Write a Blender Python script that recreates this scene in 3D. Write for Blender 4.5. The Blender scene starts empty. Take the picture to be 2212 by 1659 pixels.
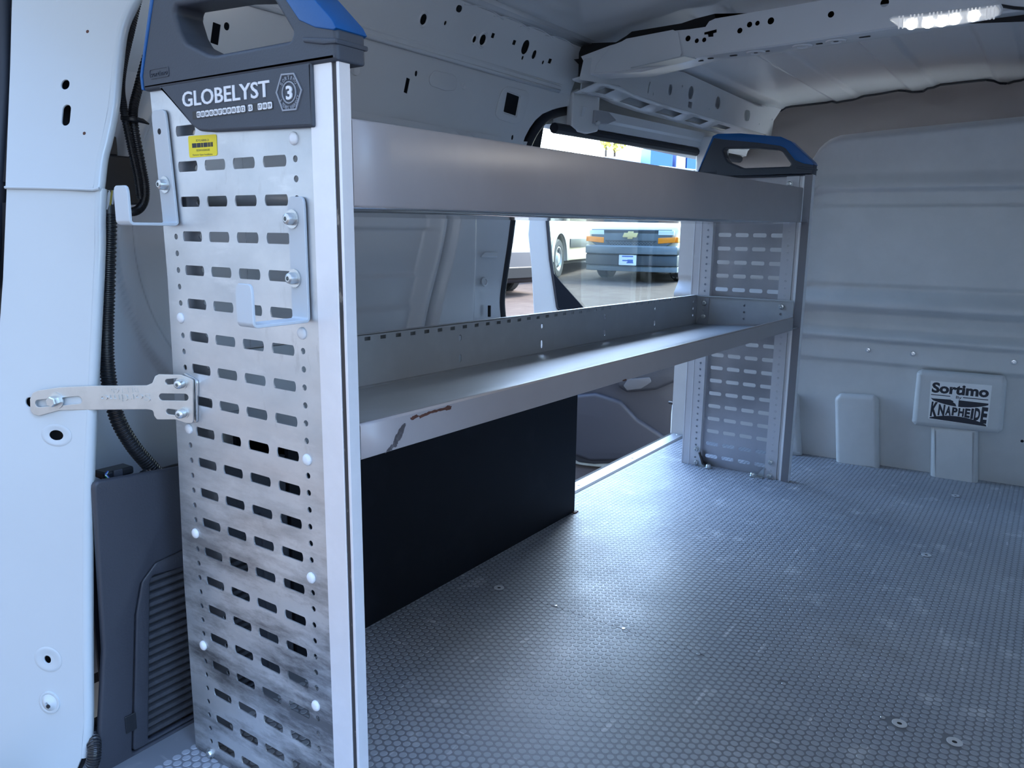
import bpy, bmesh, math, random
import numpy as np
from mathutils import Vector, Matrix

# ------------------------------------------------------------------ camera, world, sun, exposure
sc = bpy.context.scene
COL = sc.collection
W, H = 2212.0, 1659.0
FPX = 1696.93                                   # focal length in pixels of the 2212x1659 frame
CAM = np.array([0.6939, -0.6585, 0.8435])
ROT = np.array([[0.82131159, 0.57036942, 0.01122531],     # right
                [0.1184508, -0.15125074, -0.98137283],    # down
                [-0.55804721, 0.80734252, -0.1917847]])   # forward
cd = bpy.data.cameras.new('camera')
cam = bpy.data.objects.new('camera', cd)
COL.objects.link(cam)
cd.sensor_fit = 'HORIZONTAL'
cd.sensor_width = 36.0
cd.lens = FPX / W * 36.0
cd.clip_start = 0.02
cd.clip_end = 400
m = Matrix.Identity(4)
for i in range(3):
    m[i][0] = ROT[0][i]
    m[i][1] = -ROT[1][i]
    m[i][2] = -ROT[2][i]
    m[i][3] = CAM[i]
cam.matrix_world = m
sc.camera = cam

sc.view_settings.view_transform = 'Standard'
sc.view_settings.look = 'None'
sc.view_settings.gamma = 1.0
sc.view_settings.use_curve_mapping = False
sc.view_settings.exposure = 0.78
try:
    sc.cycles.use_denoising = True
    sc.cycles.denoiser = 'OPENIMAGEDENOISE'
    sc.cycles.max_bounces = 10
    sc.cycles.diffuse_bounces = 6
    sc.cycles.glossy_bounces = 6
    sc.cycles.transparent_max_bounces = 12
    sc.cycles.sample_clamp_indirect = 8.0
    sc.cycles.caustics_reflective = False
    sc.cycles.caustics_refractive = False
except Exception:
    pass

SUN_DIR = Vector((0.16, 0.72, 0.68)).normalized()
world = bpy.data.worlds.new('sky')
sc.world = world
world.use_nodes = True
nt = world.node_tree
nt.nodes.clear()
out = nt.nodes.new('ShaderNodeOutputWorld')
bg = nt.nodes.new('ShaderNodeBackground')
sky = nt.nodes.new('ShaderNodeTexSky')
sky.sky_type = 'NISHITA'
sky.sun_disc = False
sky.sun_elevation = math.asin(SUN_DIR.z)
sky.sun_rotation = math.atan2(SUN_DIR.x, SUN_DIR.y)
sky.altitude = 200
sky.air_density = 1.0
sky.dust_density = 4.0
sky.ozone_density = 1.5
tint = nt.nodes.new('ShaderNodeMix')                     # the photo's cool white balance
tint.data_type = 'RGBA'
tint.blend_type = 'MULTIPLY'
tint.inputs['Factor'].default_value = 1.0
tint.inputs['B'].default_value = (0.84, 1.0, 1.13, 1)
nt.links.new(sky.outputs[0], tint.inputs['A'])
nt.links.new(tint.outputs['Result'], bg.inputs['Color'])
bg.inputs['Strength'].default_value = 1.35
nt.links.new(bg.outputs[0], out.inputs[0])

sd = bpy.data.lights.new('sun', 'SUN')
sd.energy = 5.0
sd.color = (1.0, 0.93, 0.82)
sd.angle = 0.009
sun = bpy.data.objects.new('sun', sd)
COL.objects.link(sun)
sun.rotation_euler = SUN_DIR.to_track_quat('Z', 'Y').to_euler()

# ------------------------------------------------------------------ measuring: a photo pixel taken onto a real plane
def ray(px, py):
    return ROT.T @ np.array([(px - W / 2) / FPX, (py - H / 2) / FPX, 1.0])

def at(px, py, ax, v):
    d = ray(px, py)
    i = 'xyz'.index(ax)
    return CAM + d * ((v - CAM[i]) / d[i])

def far(px, py, dist):
    return CAM + ray(px, py) * dist

class Plane:
    """origin O, in-plane axes U and V, outward normal N = U x V"""
    def __init__(s, O, U, V):
        s.O = np.array(O, float)
        s.U = np.array(U, float) / np.linalg.norm(U)
        V = np.array(V, float)
        V = V - s.U * (V @ s.U)
        s.V = V / np.linalg.norm(V)
        s.N = np.cross(s.U, s.V)
    def uv(s, px, py, n=0.0):
        d = ray(px, py)
        o = s.O + s.N * n
        t = ((o - CAM) @ s.N) / (d @ s.N)
        p = CAM + d * t - o
        return (float(p @ s.U), float(p @ s.V))
    def uvs(s, pts, n=0.0):
        return [s.uv(a, b, n) for a, b in pts]
    def p(s, u, v, n=0.0):
        return s.O + s.U * u + s.V * v + s.N * n
    def mat(s):
        mm = Matrix.Identity(4)
        for i in range(3):
            mm[i][0], mm[i][1], mm[i][2], mm[i][3] = s.U[i], s.V[i], s.N[i], s.O[i]
        return mm

# ------------------------------------------------------------------ materials
MATS = {}
def mat(name, col, rough=0.5, metal=0.0, var=0.0, vscale=8.0, bump=0.0, bscale=60.0, coat=0.0, spec=0.5,
        col2=None, thr=(0.45, 0.7), stretch=(1, 1, 1), rvar=0.0):
    if name in MATS:
        return MATS[name]
    M_ = bpy.data.materials.new(name)
    M_.use_nodes = True
    n = M_.node_tree
    b = n.nodes['Principled BSDF']
    b.inputs['Base Color'].default_value = (*col, 1)
    b.inputs['Roughness'].default_value = rough
    b.inputs['Metallic'].default_value = metal
    b.inputs['Specular IOR Level'].default_value = spec
    if coat:
        b.inputs['Coat Weight'].default_value = coat
        b.inputs['Coat Roughness'].default_value = 0.12
    tcn = n.nodes.new('ShaderNodeTexCoord')
    mp = n.nodes.new('ShaderNodeMapping')
    mp.inputs['Scale'].default_value = stretch
    n.links.new(tcn.outputs['Object'], mp.inputs[0])
    if var or col2 is not None or rvar:
        no = n.nodes.new('ShaderNodeTexNoise')
        no.inputs['Scale'].default_value = vscale
        no.inputs['Detail'].default_value = 6
        no.inputs['Roughness'].default_value = 0.65
        n.links.new(mp.outputs[0], no.inputs['Vector'])
        if var or col2 is not None:
            rp = n.nodes.new('ShaderNodeValToRGB')
            rp.color_ramp.elements[0].position = thr[0]
            rp.color_ramp.elements[1].position = thr[1]
            rp.color_ramp.elements[0].color = (*col, 1)
            c2 = col2 if col2 is not None else tuple(min(1, c * (1 + var)) for c in col)
            rp.color_ramp.elements[1].color = (*c2, 1)
            n.links.new(no.outputs['Fac'], rp.inputs[0])
            n.links.new(rp.outputs[0], b.inputs['Base Color'])
        if rvar:
            mr = n.nodes.new('ShaderNodeMapRange')
            mr.inputs['From Min'].default_value = 0.3
            mr.inputs['From Max'].default_value = 0.7
            mr.inputs['To Min'].default_value = rough - rvar
            mr.inputs['To Max'].default_value = rough + rvar
            n.links.new(no.outputs['Fac'], mr.inputs['Value'])
            n.links.new(mr.outputs[0], b.inputs['Roughness'])
    if bump:
        nb = n.nodes.new('ShaderNodeTexNoise')
        nb.inputs['Scale'].default_value = bscale
        nb.inputs['Detail'].default_value = 3
        n.links.new(mp.outputs[0], nb.inputs['Vector'])
        bu = n.nodes.new('ShaderNodeBump')
        bu.inputs['Strength'].default_value = bump
        bu.inputs['Distance'].default_value = 0.002
        n.links.new(nb.outputs['Fac'], bu.inputs['Height'])
        n.links.new(bu.outputs[0], b.inputs['Normal'])
    MATS[name] = M_
    return M_

PAINT = mat('body paint', (0.68, 0.71, 0.74), 0.22, coat=0.3, var=0.03, vscale=3)
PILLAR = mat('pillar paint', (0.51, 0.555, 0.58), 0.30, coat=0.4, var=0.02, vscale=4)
def panel_material():
    """rolled aluminium sheet: cloudy sheen, pale scuffs, black rub marks"""
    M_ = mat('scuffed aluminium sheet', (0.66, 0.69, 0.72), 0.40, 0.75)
    n = M_.node_tree
    b = n.nodes['Principled BSDF']
    tcn = n.nodes.new('ShaderNodeTexCoord')
    def noise(scale, lo, hi, stretch, detail=6, rough=0.6):
        mp = n.nodes.new('ShaderNodeMapping')
        mp.inputs['Scale'].default_value = stretch
        n.links.new(tcn.outputs['Object'], mp.inputs[0])
        no = n.nodes.new('ShaderNodeTexNoise')
        no.inputs['Scale'].default_value = scale
        no.inputs['Detail'].default_value = detail
        no.inputs['Roughness'].default_value = rough
        n.links.new(mp.outputs[0], no.inputs['Vector'])
        mr = n.nodes.new('ShaderNodeMapRange')
        mr.inputs['From Min'].default_value = lo
        mr.inputs['From Max'].default_value = hi
        n.links.new(no.outputs['Fac'], mr.inputs['Value'])
        return mr.outputs[0]
    def math_(op, a, c):
        q = n.nodes.new('ShaderNodeMath')
        q.operation = op
        for i, w in enumerate((a, c)):
            if isinstance(w, (int, float)): q.inputs[i].default_value = w
            else: n.links.new(w, q.inputs[i])
        return q.outputs[0]
    def mix(f, a, c2):
        mx = n.nodes.new('ShaderNodeMix')
        mx.data_type = 'RGBA'
        n.links.new(f, mx.inputs['Factor'])
        if isinstance(a, tuple): mx.inputs['A'].default_value = (*a, 1)
        else: n.links.new(a, mx.inputs['A'])
        mx.inputs['B'].default_value = (*c2, 1)
        return mx.outputs['Result']
    sp = n.nodes.new('ShaderNodeSeparateXYZ')
    n.links.new(tcn.outputs['Object'], sp.inputs[0])
    band = n.nodes.new('ShaderNodeMapRange')                # rub marks gather at crate height
    band.inputs['From Min'].default_value = 0.60
    band.inputs['From Max'].default_value = 0.30
    n.links.new(sp.outputs['Z'], band.inputs['Value'])
    c = mix(noise(5, 0.35, 0.68, (1, 1, 1.6)), (0.50, 0.54, 0.575), (0.67, 0.70, 0.725))
    c = mix(math_('MULTIPLY', noise(14, 0.60, 0.70, (0.5, 1, 2.0)), 0.5), c, (0.76, 0.79, 0.81))
    rub = math_('MULTIPLY', math_('MULTIPLY', noise(6, 0.46, 0.60, (0.45, 1, 1.7), 9, 0.7), band.outputs[0]), 0.80)
    c = mix(rub, c, (0.06, 0.06, 0.065))
    c = mix(math_('MULTIPLY', math_('MULTIPLY', noise(70, 0.58, 0.66, (1, 1, 0.35)), noise(5, 0.5, 0.62, (1, 1, 1))), 0.18), c, (0.16, 0.16, 0.17))
    n.links.new(c, b.inputs['Base Color'])
    r = math_('ADD', math_('MULTIPLY', noise(9, 0.3, 0.7, (0.6, 1, 2.0)), 0.16), 0.32)
    n.links.new(r, b.inputs['Roughness'])
    return M_
ALU = panel_material()
ALUFAR = mat('clean shaded aluminium sheet', (0.42, 0.43, 0.47), 0.34, 0.8, var=0.12, vscale=6, rvar=0.06)  # no rub marks; base darkened to put the far end's shade into the colour
ALUP = mat('anodised profile', (0.80, 0.81, 0.84), 0.42, 0.35, var=0.05, vscale=20)
ALUF = mat('grey anodised profile', (0.40, 0.42, 0.46), 0.40, 0.5)
TRAY = mat('grey powder coat', (0.50, 0.52, 0.54), 0.42, 0.15, var=0.08, vscale=14)
VAL = mat('warm grey powder coat', (0.35, 0.33, 0.335), 0.42, 0.1, var=0.05, vscale=10)
TRAYT = mat('worn tray top', (0.44, 0.47, 0.49), 0.50, 0.20, col2=(0.50, 0.53, 0.56), vscale=30, thr=(0.3, 0.75), stretch=(1, 0.4, 1), rvar=0.03)
HOOK = mat('light grey hook paint', (0.55, 0.60, 0.64), 0.42)
ZINC = mat('bright zinc', (0.60, 0.64, 0.66), 0.30, 0.9, col2=(0.54, 0.58, 0.60), vscale=30, thr=(0.4, 0.65))
WASHER = mat('dull galvanised washer', (0.58, 0.60, 0.62), 0.55, 0.15)
STEEL = mat('screw steel', (0.68, 0.71, 0.74), 0.28, 0.9)
GREYP = mat('slate grey plastic', (0.046, 0.058, 0.080), 0.55, bump=0.12, bscale=400)
BLUEP = mat('blue plastic', (0.003, 0.10, 0.33), 0.38, bump=0.08, bscale=300)
WHITEP = mat('white plastic', (0.82, 0.85, 0.88), 0.4)
BLACKP = mat('black plastic', (0.010, 0.012, 0.016), 0.38)
CONDUIT = mat('corrugated black plastic', (0.014, 0.016, 0.020), 0.30)
RUBBER = mat('black rubber seal', (0.012, 0.016, 0.026), 0.55)
TRIMP = mat('charcoal trim plastic', (0.030, 0.034, 0.046), 0.5, bump=0.25, bscale=260, var=0.15, vscale=5)
COVER = mat('black painted board', (0.0035, 0.0055, 0.010), 0.62, col2=(0.010, 0.013, 0.02), vscale=6, thr=(0.55, 0.8), spec=0.25)
CAVITY = mat('painted cavity shade', (0.008, 0.009, 0.012), 0.8)  # near-black colour stands in for the shade inside holes and hollows
BULK = mat('grey moulded plastic', (0.60, 0.605, 0.60), 0.38, col2=(0.66, 0.66, 0.655), vscale=7, thr=(0.4, 0.75), bump=0.05, bscale=180)
FABRIC = mat('taupe headliner felt', (0.36, 0.33, 0.33), 0.95, bump=0.2, bscale=700)
YELLOW = mat('yellow label', (0.90, 0.74, 0.02), 0.5)
INK = mat('black ink', (0.012, 0.016, 0.03), 0.5)
RUST = mat('bare brown primer', (0.075, 0.028, 0.018), 0.7, var=0.6, vscale=120)
SMEAR = mat('rubbed black mark', (0.06, 0.055, 0.06), 0.6, var=1.2, vscale=150)
LABELW = mat('off white label', (0.88, 0.88, 0.87), 0.35)
SEALBR = mat('worn dark edge strip', (0.03, 0.03, 0.032), 0.45, col2=(0.25, 0.23, 0.2), vscale=60, thr=(0.60, 0.66), stretch=(1, 1, 0.3))

def floor_material(name, k, r0, r1):
    M_ = mat(name, (0.28 * k, 0.30 * k, 0.34 * k), 0.45, spec=0.6)
    n = M_.node_tree
    b = n.nodes['Principled BSDF']
    tcn = n.nodes.new('ShaderNodeTexCoord')
    def noise(scale, lo, hi, stretch=(1, 1, 1), detail=5):
        mp = n.nodes.new('ShaderNodeMapping')
        mp.inputs['Scale'].default_value = stretch
        n.links.new(tcn.outputs['Object'], mp.inputs[0])
        no = n.nodes.new('ShaderNodeTexNoise')
        no.inputs['Scale'].default_value = scale
        no.inputs['Detail'].default_value = detail
        n.links.new(mp.outputs[0], no.inputs['Vector'])
        mr = n.nodes.new('ShaderNodeMapRange')
        mr.inputs['From Min'].default_value = lo
        mr.inputs['From Max'].default_value = hi
        n.links.new(no.outputs['Fac'], mr.inputs['Value'])
        return mr.outputs[0]
    def mix(fac, a, c2, amount):
        mu = n.nodes.new('ShaderNodeMath')
        mu.operation = 'MULTIPLY'
        n.links.new(fac, mu.inputs[0])
        mu.inputs[1].default_value = amount
        mx = n.nodes.new('ShaderNodeMix')
        mx.data_type = 'RGBA'
        n.links.new(mu.outputs[0], mx.inputs['Factor'])
        if isinstance(a, tuple):
            mx.inputs['A'].default_value = (*a, 1)
        else:
            n.links.new(a, mx.inputs['A'])
        mx.inputs['B'].default_value = (*[q * k for q in c2], 1)
        return mx.outputs['Result']
    c = mix(noise(2.2, 0.38, 0.7), (0.26 * k, 0.285 * k, 0.325 * k), (0.36, 0.375, 0.40), 0.9)     # trodden dust
    c = mix(noise(11, 0.60, 0.72), c, (0.60, 0.62, 0.64), 0.5)                            # chalky scuffs
    c = mix(noise(3.1, 0.62, 0.74, (1, 1, 1)), c, (0.13, 0.13, 0.132), 0.5)               # dark grime
    c = mix(noise(60, 0.66, 0.72, (1, 0.12, 1)), c, (0.62, 0.63, 0.65), 0.55)               # scratches along the van
    c = mix(noise(55, 0.68, 0.73, (0.12, 1, 1)), c, (0.62, 0.63, 0.65), 0.55)
    n.links.new(c, b.inputs['Base Color'])
    r = n.nodes.new('ShaderNodeMapRange')
    n.links.new(noise(5, 0.3, 0.7), r.inputs['Value'])
    r.inputs['To Min'].default_value = r0
    r.inputs['To Max'].default_value = r1
    n.links.new(r.outputs[0], b.inputs['Roughness'])
    return M_
FLOORM = floor_material('grey rubber between the studs', 0.64, 0.34, 0.44)
STUDM = floor_material('worn grey rubber studs', 1.16, 0.44, 0.56)

def glass_material(name, tint, refl=0.08):
    M_ = bpy.data.materials.new(name)
    M_.use_nodes = True
    n = M_.node_tree
    n.nodes.clear()
    o = n.nodes.new('ShaderNodeOutputMaterial')
    t = n.nodes.new('ShaderNodeBsdfTransparent')
    t.inputs[0].default_value = (*tint, 1)
    g = n.nodes.new('ShaderNodeBsdfGlossy')
    g.inputs['Roughness'].default_value = 0.02
    fr = n.nodes.new('ShaderNodeFresnel')
    fr.inputs[0].default_value = 1.45
    mx = n.nodes.new('ShaderNodeMixShader')
    n.links.new(fr.outputs[0], mx.inputs[0])
    n.links.new(t.outputs[0], mx.inputs[1])
    n.links.new(g.outputs[0], mx.inputs[2])
    n.links.new(mx.outputs[0], o.inputs[0])
    MATS[name] = M_
    return M_
GLASS = glass_material('tinted window glass', (0.78, 0.86, 0.86))

def emit_material(name, col, s):
    M_ = bpy.data.materials.new(name)
    M_.use_nodes = True
    b = M_.node_tree.nodes['Principled BSDF']
    b.inputs['Base Color'].default_value = (*col, 1)
    b.inputs['Emission Color'].default_value = (*col, 1)
    b.inputs['Emission Strength'].default_value = s
    return M_

# ------------------------------------------------------------------ mesh building
class MB:
    def __init__(s):
        s.v, s.f = [], []
    def add(s, v, f):
        o = len(s.v)
        s.v += [tuple(map(float, q)) for q in v]
        s.f += [tuple(i + o for i in q) for q in f]
        return s
    def box(s, x0, x1, y0, y1, z0, z1):
        return s.add([(x0, y0, z0), (x1, y0, z0), (x1, y1, z0), (x0, y1, z0), (x0, y0, z1), (x1, y0, z1), (x1, y1, z1), (x0, y1, z1)],
                     [(0, 3, 2, 1), (4, 5, 6, 7), (0, 1, 5, 4), (1, 2, 6, 5), (2, 3, 7, 6), (3, 0, 4, 7)])
    def pbox(s, pl, u0, u1, v0, v1, n0, n1):
        c = [pl.p(u, v, n) for n in (n0, n1) for v in (v0, v1) for u in (u0, u1)]
        return s.add(c, [(0, 2, 3, 1), (4, 5, 7, 6), (0, 1, 5, 4), (1, 3, 7, 5), (3, 2, 6, 7), (2, 0, 4, 6)])
    def prism(s, poly, axis, a0, a1):
        """polygon in the two other axes (x,y for z; y,z for x; x,z for y) pushed along the axis"""
        def P_(q, a):
            return {'z': (q[0], q[1], a), 'x': (a, q[0], q[1]), 'y': (q[0], a, q[1])}[axis]
        n = len(poly)
        f = [tuple(range(n))[::-1], tuple(range(n, 2 * n))]
        f += [(i, (i + 1) % n, n + (i + 1) % n, n + i) for i in range(n)]
        return s.add([P_(q, a0) for q in poly] + [P_(q, a1) for q in poly], f)
    def lathe(s, o, axis, prof, seg=16, cap=True):
        """prof: list of (radius, along); axis: unit direction"""
        ax = Vector(axis).normalized()
        t = ax.orthogonal().normalized()
        b = ax.cross(t)
        o = Vector(o)
        v, f = [], []
        for r, h in prof:
            for k in range(seg):
                a = 2 * math.pi * k / seg
                v.append(o + ax * h + (t * math.cos(a) + b * math.sin(a)) * r)
        for j in range(len(prof) - 1):
            for k in range(seg):
                f.append((j * seg + k, j * seg + (k + 1) % seg, (j + 1) * seg + (k + 1) % seg, (j + 1) * seg + k))
        if cap:
            f.append(tuple(range(seg))[::-1])
            f.append(tuple((len(prof) - 1) * seg + k for k in range(seg)))
        return s.add(v, f)
    def tube(s, pts, rad, seg=12, cap=True, step=None):
        P_ = [Vector(q) for q in pts]
        R_ = rad if isinstance(rad, (list, tuple)) else [rad] * len(P_)
        v, f = [], []
        t0 = (P_[1] - P_[0]).normalized()
        nrm = t0.orthogonal().normalized()
        for i, q in enumerate(P_):
            t = (P_[min(i + 1, len(P_) - 1)] - P_[max(i - 1, 0)]).normalized()
            nrm = (nrm - t * nrm.dot(t)).normalized()
            b = t.cross(nrm)
            for k in range(seg):
                a = 2 * math.pi * k / seg
                v.append(q + (nrm * math.cos(a) + b * math.sin(a)) * R_[i])
        for j in range(len(P_) - 1):
            for k in range(seg):
                f.append((j * seg + k, j * seg + (k + 1) % seg, (j + 1) * seg + (k + 1) % seg, (j + 1) * seg + k))
        if cap:
            f.append(tuple(range(seg))[::-1])
            f.append(tuple((len(P_) - 1) * seg + k for k in range(seg)))
        return s.add(v, f)
    def grid(s, fn, us, vs):
        nu, nv = len(us), len(vs)
        return s.add([fn(u, v) for v in vs for u in us],
                     [(j * nu + i, j * nu + i + 1, (j + 1) * nu + i + 1, (j + 1) * nu + i) for j in range(nv - 1) for i in range(nu - 1)])
    def build(s, name, m_, parent=None, **k):
        return mesh_obj(name, s.v, s.f, m_, parent, **k)

def root_loc(o):
    while o is not None:
        if 'base' in o:
            return Vector(o['base'])
        o = o.parent
    return Vector((0, 0, 0))

def mesh_obj(name, v, f, m_, parent=None, smooth=35, bevel=0.0, segs=2, solid=0.0, local=False, wn=False):
    me = bpy.data.meshes.new(name)
    if parent is not None and not local:
        b = root_loc(parent)
        v = [(q[0] - b.x, q[1] - b.y, q[2] - b.z) for q in v]
    me.from_pydata([tuple(q) for q in v], [], f)
    me.materials.append(m_)
    me.validate()
    o = bpy.data.objects.new(name, me)
    COL.objects.link(o)
    if parent is not None:
        o.parent = parent
    if solid:
        md = o.modifiers.new('thickness', 'SOLIDIFY')
        md.thickness = solid
        md.offset = -1
    if bevel:
        md = o.modifiers.new('edge', 'BEVEL')
        md.width = bevel
        md.segments = segs
        md.limit_method = 'ANGLE'
        md.angle_limit = 0.6
    if smooth:
        me.polygons.foreach_set('use_smooth', [True] * len(me.polygons))
        me.set_sharp_from_angle(angle=math.radians(smooth))
    if wn or bevel:
        o.modifiers.new('normals', 'WEIGHTED_NORMAL').keep_sharp = True
    return o

def root(name, loc, label=None, cat=None, group=None, kind=None, rot=0.0):
    o = bpy.data.objects.new(name, None)
    o.empty_display_size = 0.05
    COL.objects.link(o)
    o.location = loc
    o['base'] = [float(q) for q in loc]
    if rot:
        o.rotation_euler = (0, 0, rot)
    return tag(o, label, cat, group, kind)

def tag(o, label=None, cat=None, group=None, kind=None):
    if label: o['label'] = label
    if cat: o['category'] = cat
    if group: o['group'] = group
    if kind: o['kind'] = kind
    return o

def curve_mesh(build):
    cu = bpy.data.curves.new('tmp', 'CURVE')
    cu.dimensions = '2D'
    cu.fill_mode = 'BOTH'
    build(cu)
    o = bpy.data.objects.new('tmp', cu)
    COL.objects.link(o)
    dg = bpy.context.evaluated_depsgraph_get()
    me = bpy.data.meshes.new_from_object(o.evaluated_get(dg))
    v = [tuple(q.co) for q in me.vertices]
    f = [tuple(p.vertices) for p in me.polygons]
    bpy.data.objects.remove(o)
    bpy.data.curves.remove(cu)
    bpy.data.meshes.remove(me)
    return v, f

def weld(v, f):
    bm = bmesh.new()
    vs = [bm.verts.new(q) for q in v]
    for q in f:
        try:
            bm.faces.new([vs[i] for i in q])
        except ValueError:
            pass
    bmesh.ops.remove_doubles(bm, verts=bm.verts, dist=1e-6)
    bmesh.ops.recalc_face_normals(bm, faces=bm.faces)
    bm.verts.index_update()
    r = [tuple(q.co) for q in bm.verts], [tuple(w.index for w in q.verts) for q in bm.faces]
    bm.free()
    return r

def sheet(name, pl, outer, holes, th, m_, parent=None, n=0.0, bev=0.0, bres=2, smooth=30, wn=False):
    """flat sheet with real holes: outline and holes as (u, v) loops on a plane; back at n - th, face at n"""
    def b(cu):
        for loop in [outer] + list(holes):
            sp = cu.splines.new('POLY')
            sp.points.add(len(loop) - 1)
            for i, q in enumerate(loop):
                sp.points[i].co = (q[0], q[1], 0, 1)
            sp.use_cyclic_u = True
        cu.extrude = th / 2 - bev
        cu.bevel_depth = bev
        cu.bevel_resolution = bres
        cu.offset = -bev
    v, f = curve_mesh(b)
    v, f = weld(v, f)
    v = [pl.p(q[0], q[1], q[2] + n - th / 2) for q in v]
    return mesh_obj(name, v, f, m_, parent, smooth=smooth, wn=wn)

def rrect(u, v, w, h, r=None, k=4, rot=0.0):
    r = min(w, h) / 2 * 0.98 if r is None else r
    P_ = []
    for cx, cy, a0 in ((w / 2 - r, h / 2 - r, 0), (-w / 2 + r, h / 2 - r, 90), (-w / 2 + r, -h / 2 + r, 180), (w / 2 - r, -h / 2 + r, 270)):
        for i in range(k + 1):
            a = math.radians(a0 + 90 * i / k)
            P_.append((cx + r * math.cos(a), cy + r * math.sin(a)))
    c, s_ = math.cos(rot), math.sin(rot)
    return [(u + x * c - y * s_, v + x * s_ + y * c) for x, y in P_]

def circ(u, v, r, k=14):
    return [(u + r * math.cos(2 * math.pi * i / k), v + r * math.sin(2 * math.pi * i / k)) for i in range(k)]

def roundpoly(pts, r, k=4):
    """round every corner of a polygon; r a number or one per corner"""
    out_ = []
    n = len(pts)
    for i in range(n):
        p0, p1, p2 = (Vector((*pts[(i + j) % n], 0)).to_2d() for j in (-1, 0, 1))
        ri = r[i] if isinstance(r, (list, tuple)) else r
        a, b = (p0 - p1), (p2 - p1)
        la, lb = a.length, b.length
        a.normalize(); b.normalize()
        ang = max(0.05, a.angle(b))
        d = min(ri / math.tan(ang / 2), la * 0.48, lb * 0.48)
        q0, q2 = p1 + a * d, p1 + b * d
        for j in range(k + 1):
            t = j / k
            q = q0 * (1 - t) ** 2 + p1 * 2 * t * (1 - t) + q2 * t * t
            out_.append((q.x, q.y))
    return out_

def text(name, s, pl, u, v, h, m_, parent, w=None, n=0.0, depth=0.0006, bold=0.0, align='LEFT', rot=0.0, shear=0.0, flip=False):
    cu = bpy.data.curves.new('tmp', 'FONT')
    cu.body = s
    cu.size = 1.0
    cu.offset = bold
    cu.extrude = 0.0
    cu.shear = shear
    cu.resolution_u = 3
    o = bpy.data.objects.new('tmp', cu)
    COL.objects.link(o)
    dg = bpy.context.evaluated_depsgraph_get()
    me = bpy.data.meshes.new_from_object(o.evaluated_get(dg))
    vs = np.array([tuple(q.co) for q in me.vertices]) if len(me.vertices) else np.zeros((0, 3))
    fs = [tuple(p.vertices) for p in me.polygons]
    bpy.data.objects.remove(o)
    bpy.data.curves.remove(cu)
    bpy.data.meshes.remove(me)
    if not len(vs):
        return None
    mn, mx = vs.min(0), vs.max(0)
    caph = 0.729                                        # capital height of the built-in font at size 1
    k = h / caph
    kx = k if w is None else w / (mx[0] - mn[0])
    x = (vs[:, 0] - mn[0]) * kx
    y = vs[:, 1] * k
    if align == 'CENTER':
        x = x - x.max() / 2
    if flip:
        x, y = -x, -y
    c, s_ = math.cos(rot), math.sin(rot)
    V = []
    for lv in (0.0, depth):
        for i in range(len(x)):
            V.append(pl.p(u + x[i] * c - y[i] * s_, v + x[i] * s_ + y[i] * c, n + lv))
    N_ = len(x)
    F = [tuple(q + N_ for q in fc) for fc in fs]
    ed = {}
    for fc in fs:
        for i in range(len(fc)):
            e = (fc[i], fc[(i + 1) % len(fc)])
            ed[e] = ed.get(e, 0) + 1
    for (a, b) in ed:
        if (b, a) not in ed:
            F.append((a, b, b + N_, a + N_))
    return mesh_obj(name, V, F, m_, parent, smooth=0)

def sstep(a, b, x):
    t = min(1.0, max(0.0, (x - a) / (b - a)))
    return t * t * (3 - 2 * t)

def spline(pts, n):
    """Catmull-Rom through 3-D points"""
    P_ = [Vector(q) for q in pts]
    P_ = [P_[0] * 2 - P_[1]] + P_ + [P_[-1] * 2 - P_[-2]]
    res = []
    m_ = len(P_) - 3
    for i in range(n):
        t = i / (n - 1) * m_
        k = min(int(t), m_ - 1)
        t -= k
        a, b, c, d = P_[k:k + 4]
        res.append(0.5 * ((2 * b) + (c - a) * t + (2 * a - 5 * b + 4 * c - d) * t * t + (3 * b - a - 3 * c + d) * t ** 3))
    return res

def corrugated(name, pts, r, pitch, m_, parent=None, seg=14, depth=0.16):
    P_ = spline(pts, 60)
    L_ = sum((P_[i + 1] - P_[i]).length for i in range(59))
    n = max(8, int(L_ / pitch) * 4)
    P_ = spline(pts, n)
    rr = [r * (1.0 if i % 4 < 2 else 1 - depth) for i in range(n)]
    return MB().tube(P_, rr, seg).build(name, m_, parent, smooth=25)

def screw(name, pos, nrm, r, parent, m_=None, h=None, washer=0.0):
    """pan-head screw with a socket"""
    h = h or r * 0.7
    b = MB()
    if washer:
        b.lathe(pos, nrm, [(washer, 0), (washer, r * 0.22), (r, r * 0.22)], 18, False)
    o = 0.0 if not washer else r * 0.22
    b.lathe(pos, nrm, [(r, o), (r, o + h * 0.45), (r * 0.85, o + h * 0.85), (r * 0.5, o + h), (r * 0.36, o + h), (r * 0.34, o + h * 0.5), (0.0001, o + h * 0.45)], 14, False)
    return b.build(name, m_ or STEEL, parent, smooth=30)
# ------------------------------------------------------------------ the van body: floor
LF = 2.0392                                     # depth of the far end panel; the near one stands at y = 0
floor = MB().box(-0.62, 1.05, -0.45, 2.56, -0.03, -0.012).build('floor', CAVITY, smooth=0)
tag(floor, 'grey studded rubber load floor of the van, made of two boards', 'floor', kind='structure')
SEAM = 0.7705

SCREWS = ((1200, 1308), (1347, 1358), (1508, 1413), (1693, 1477), (1907, 1550), (1000, 1243))
WASHERS = ((1943, 1563), (2062, 1603), (2001, 1199), (2064, 1071), (1078, 1270))
FIX = [(*at(a, b_, 'z', 0.0)[:2], 0.0) for a, b_ in SCREWS] + [(*at(a, b_, 'z', 0.0)[:2], 0.009) for a, b_ in WASHERS]

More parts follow.
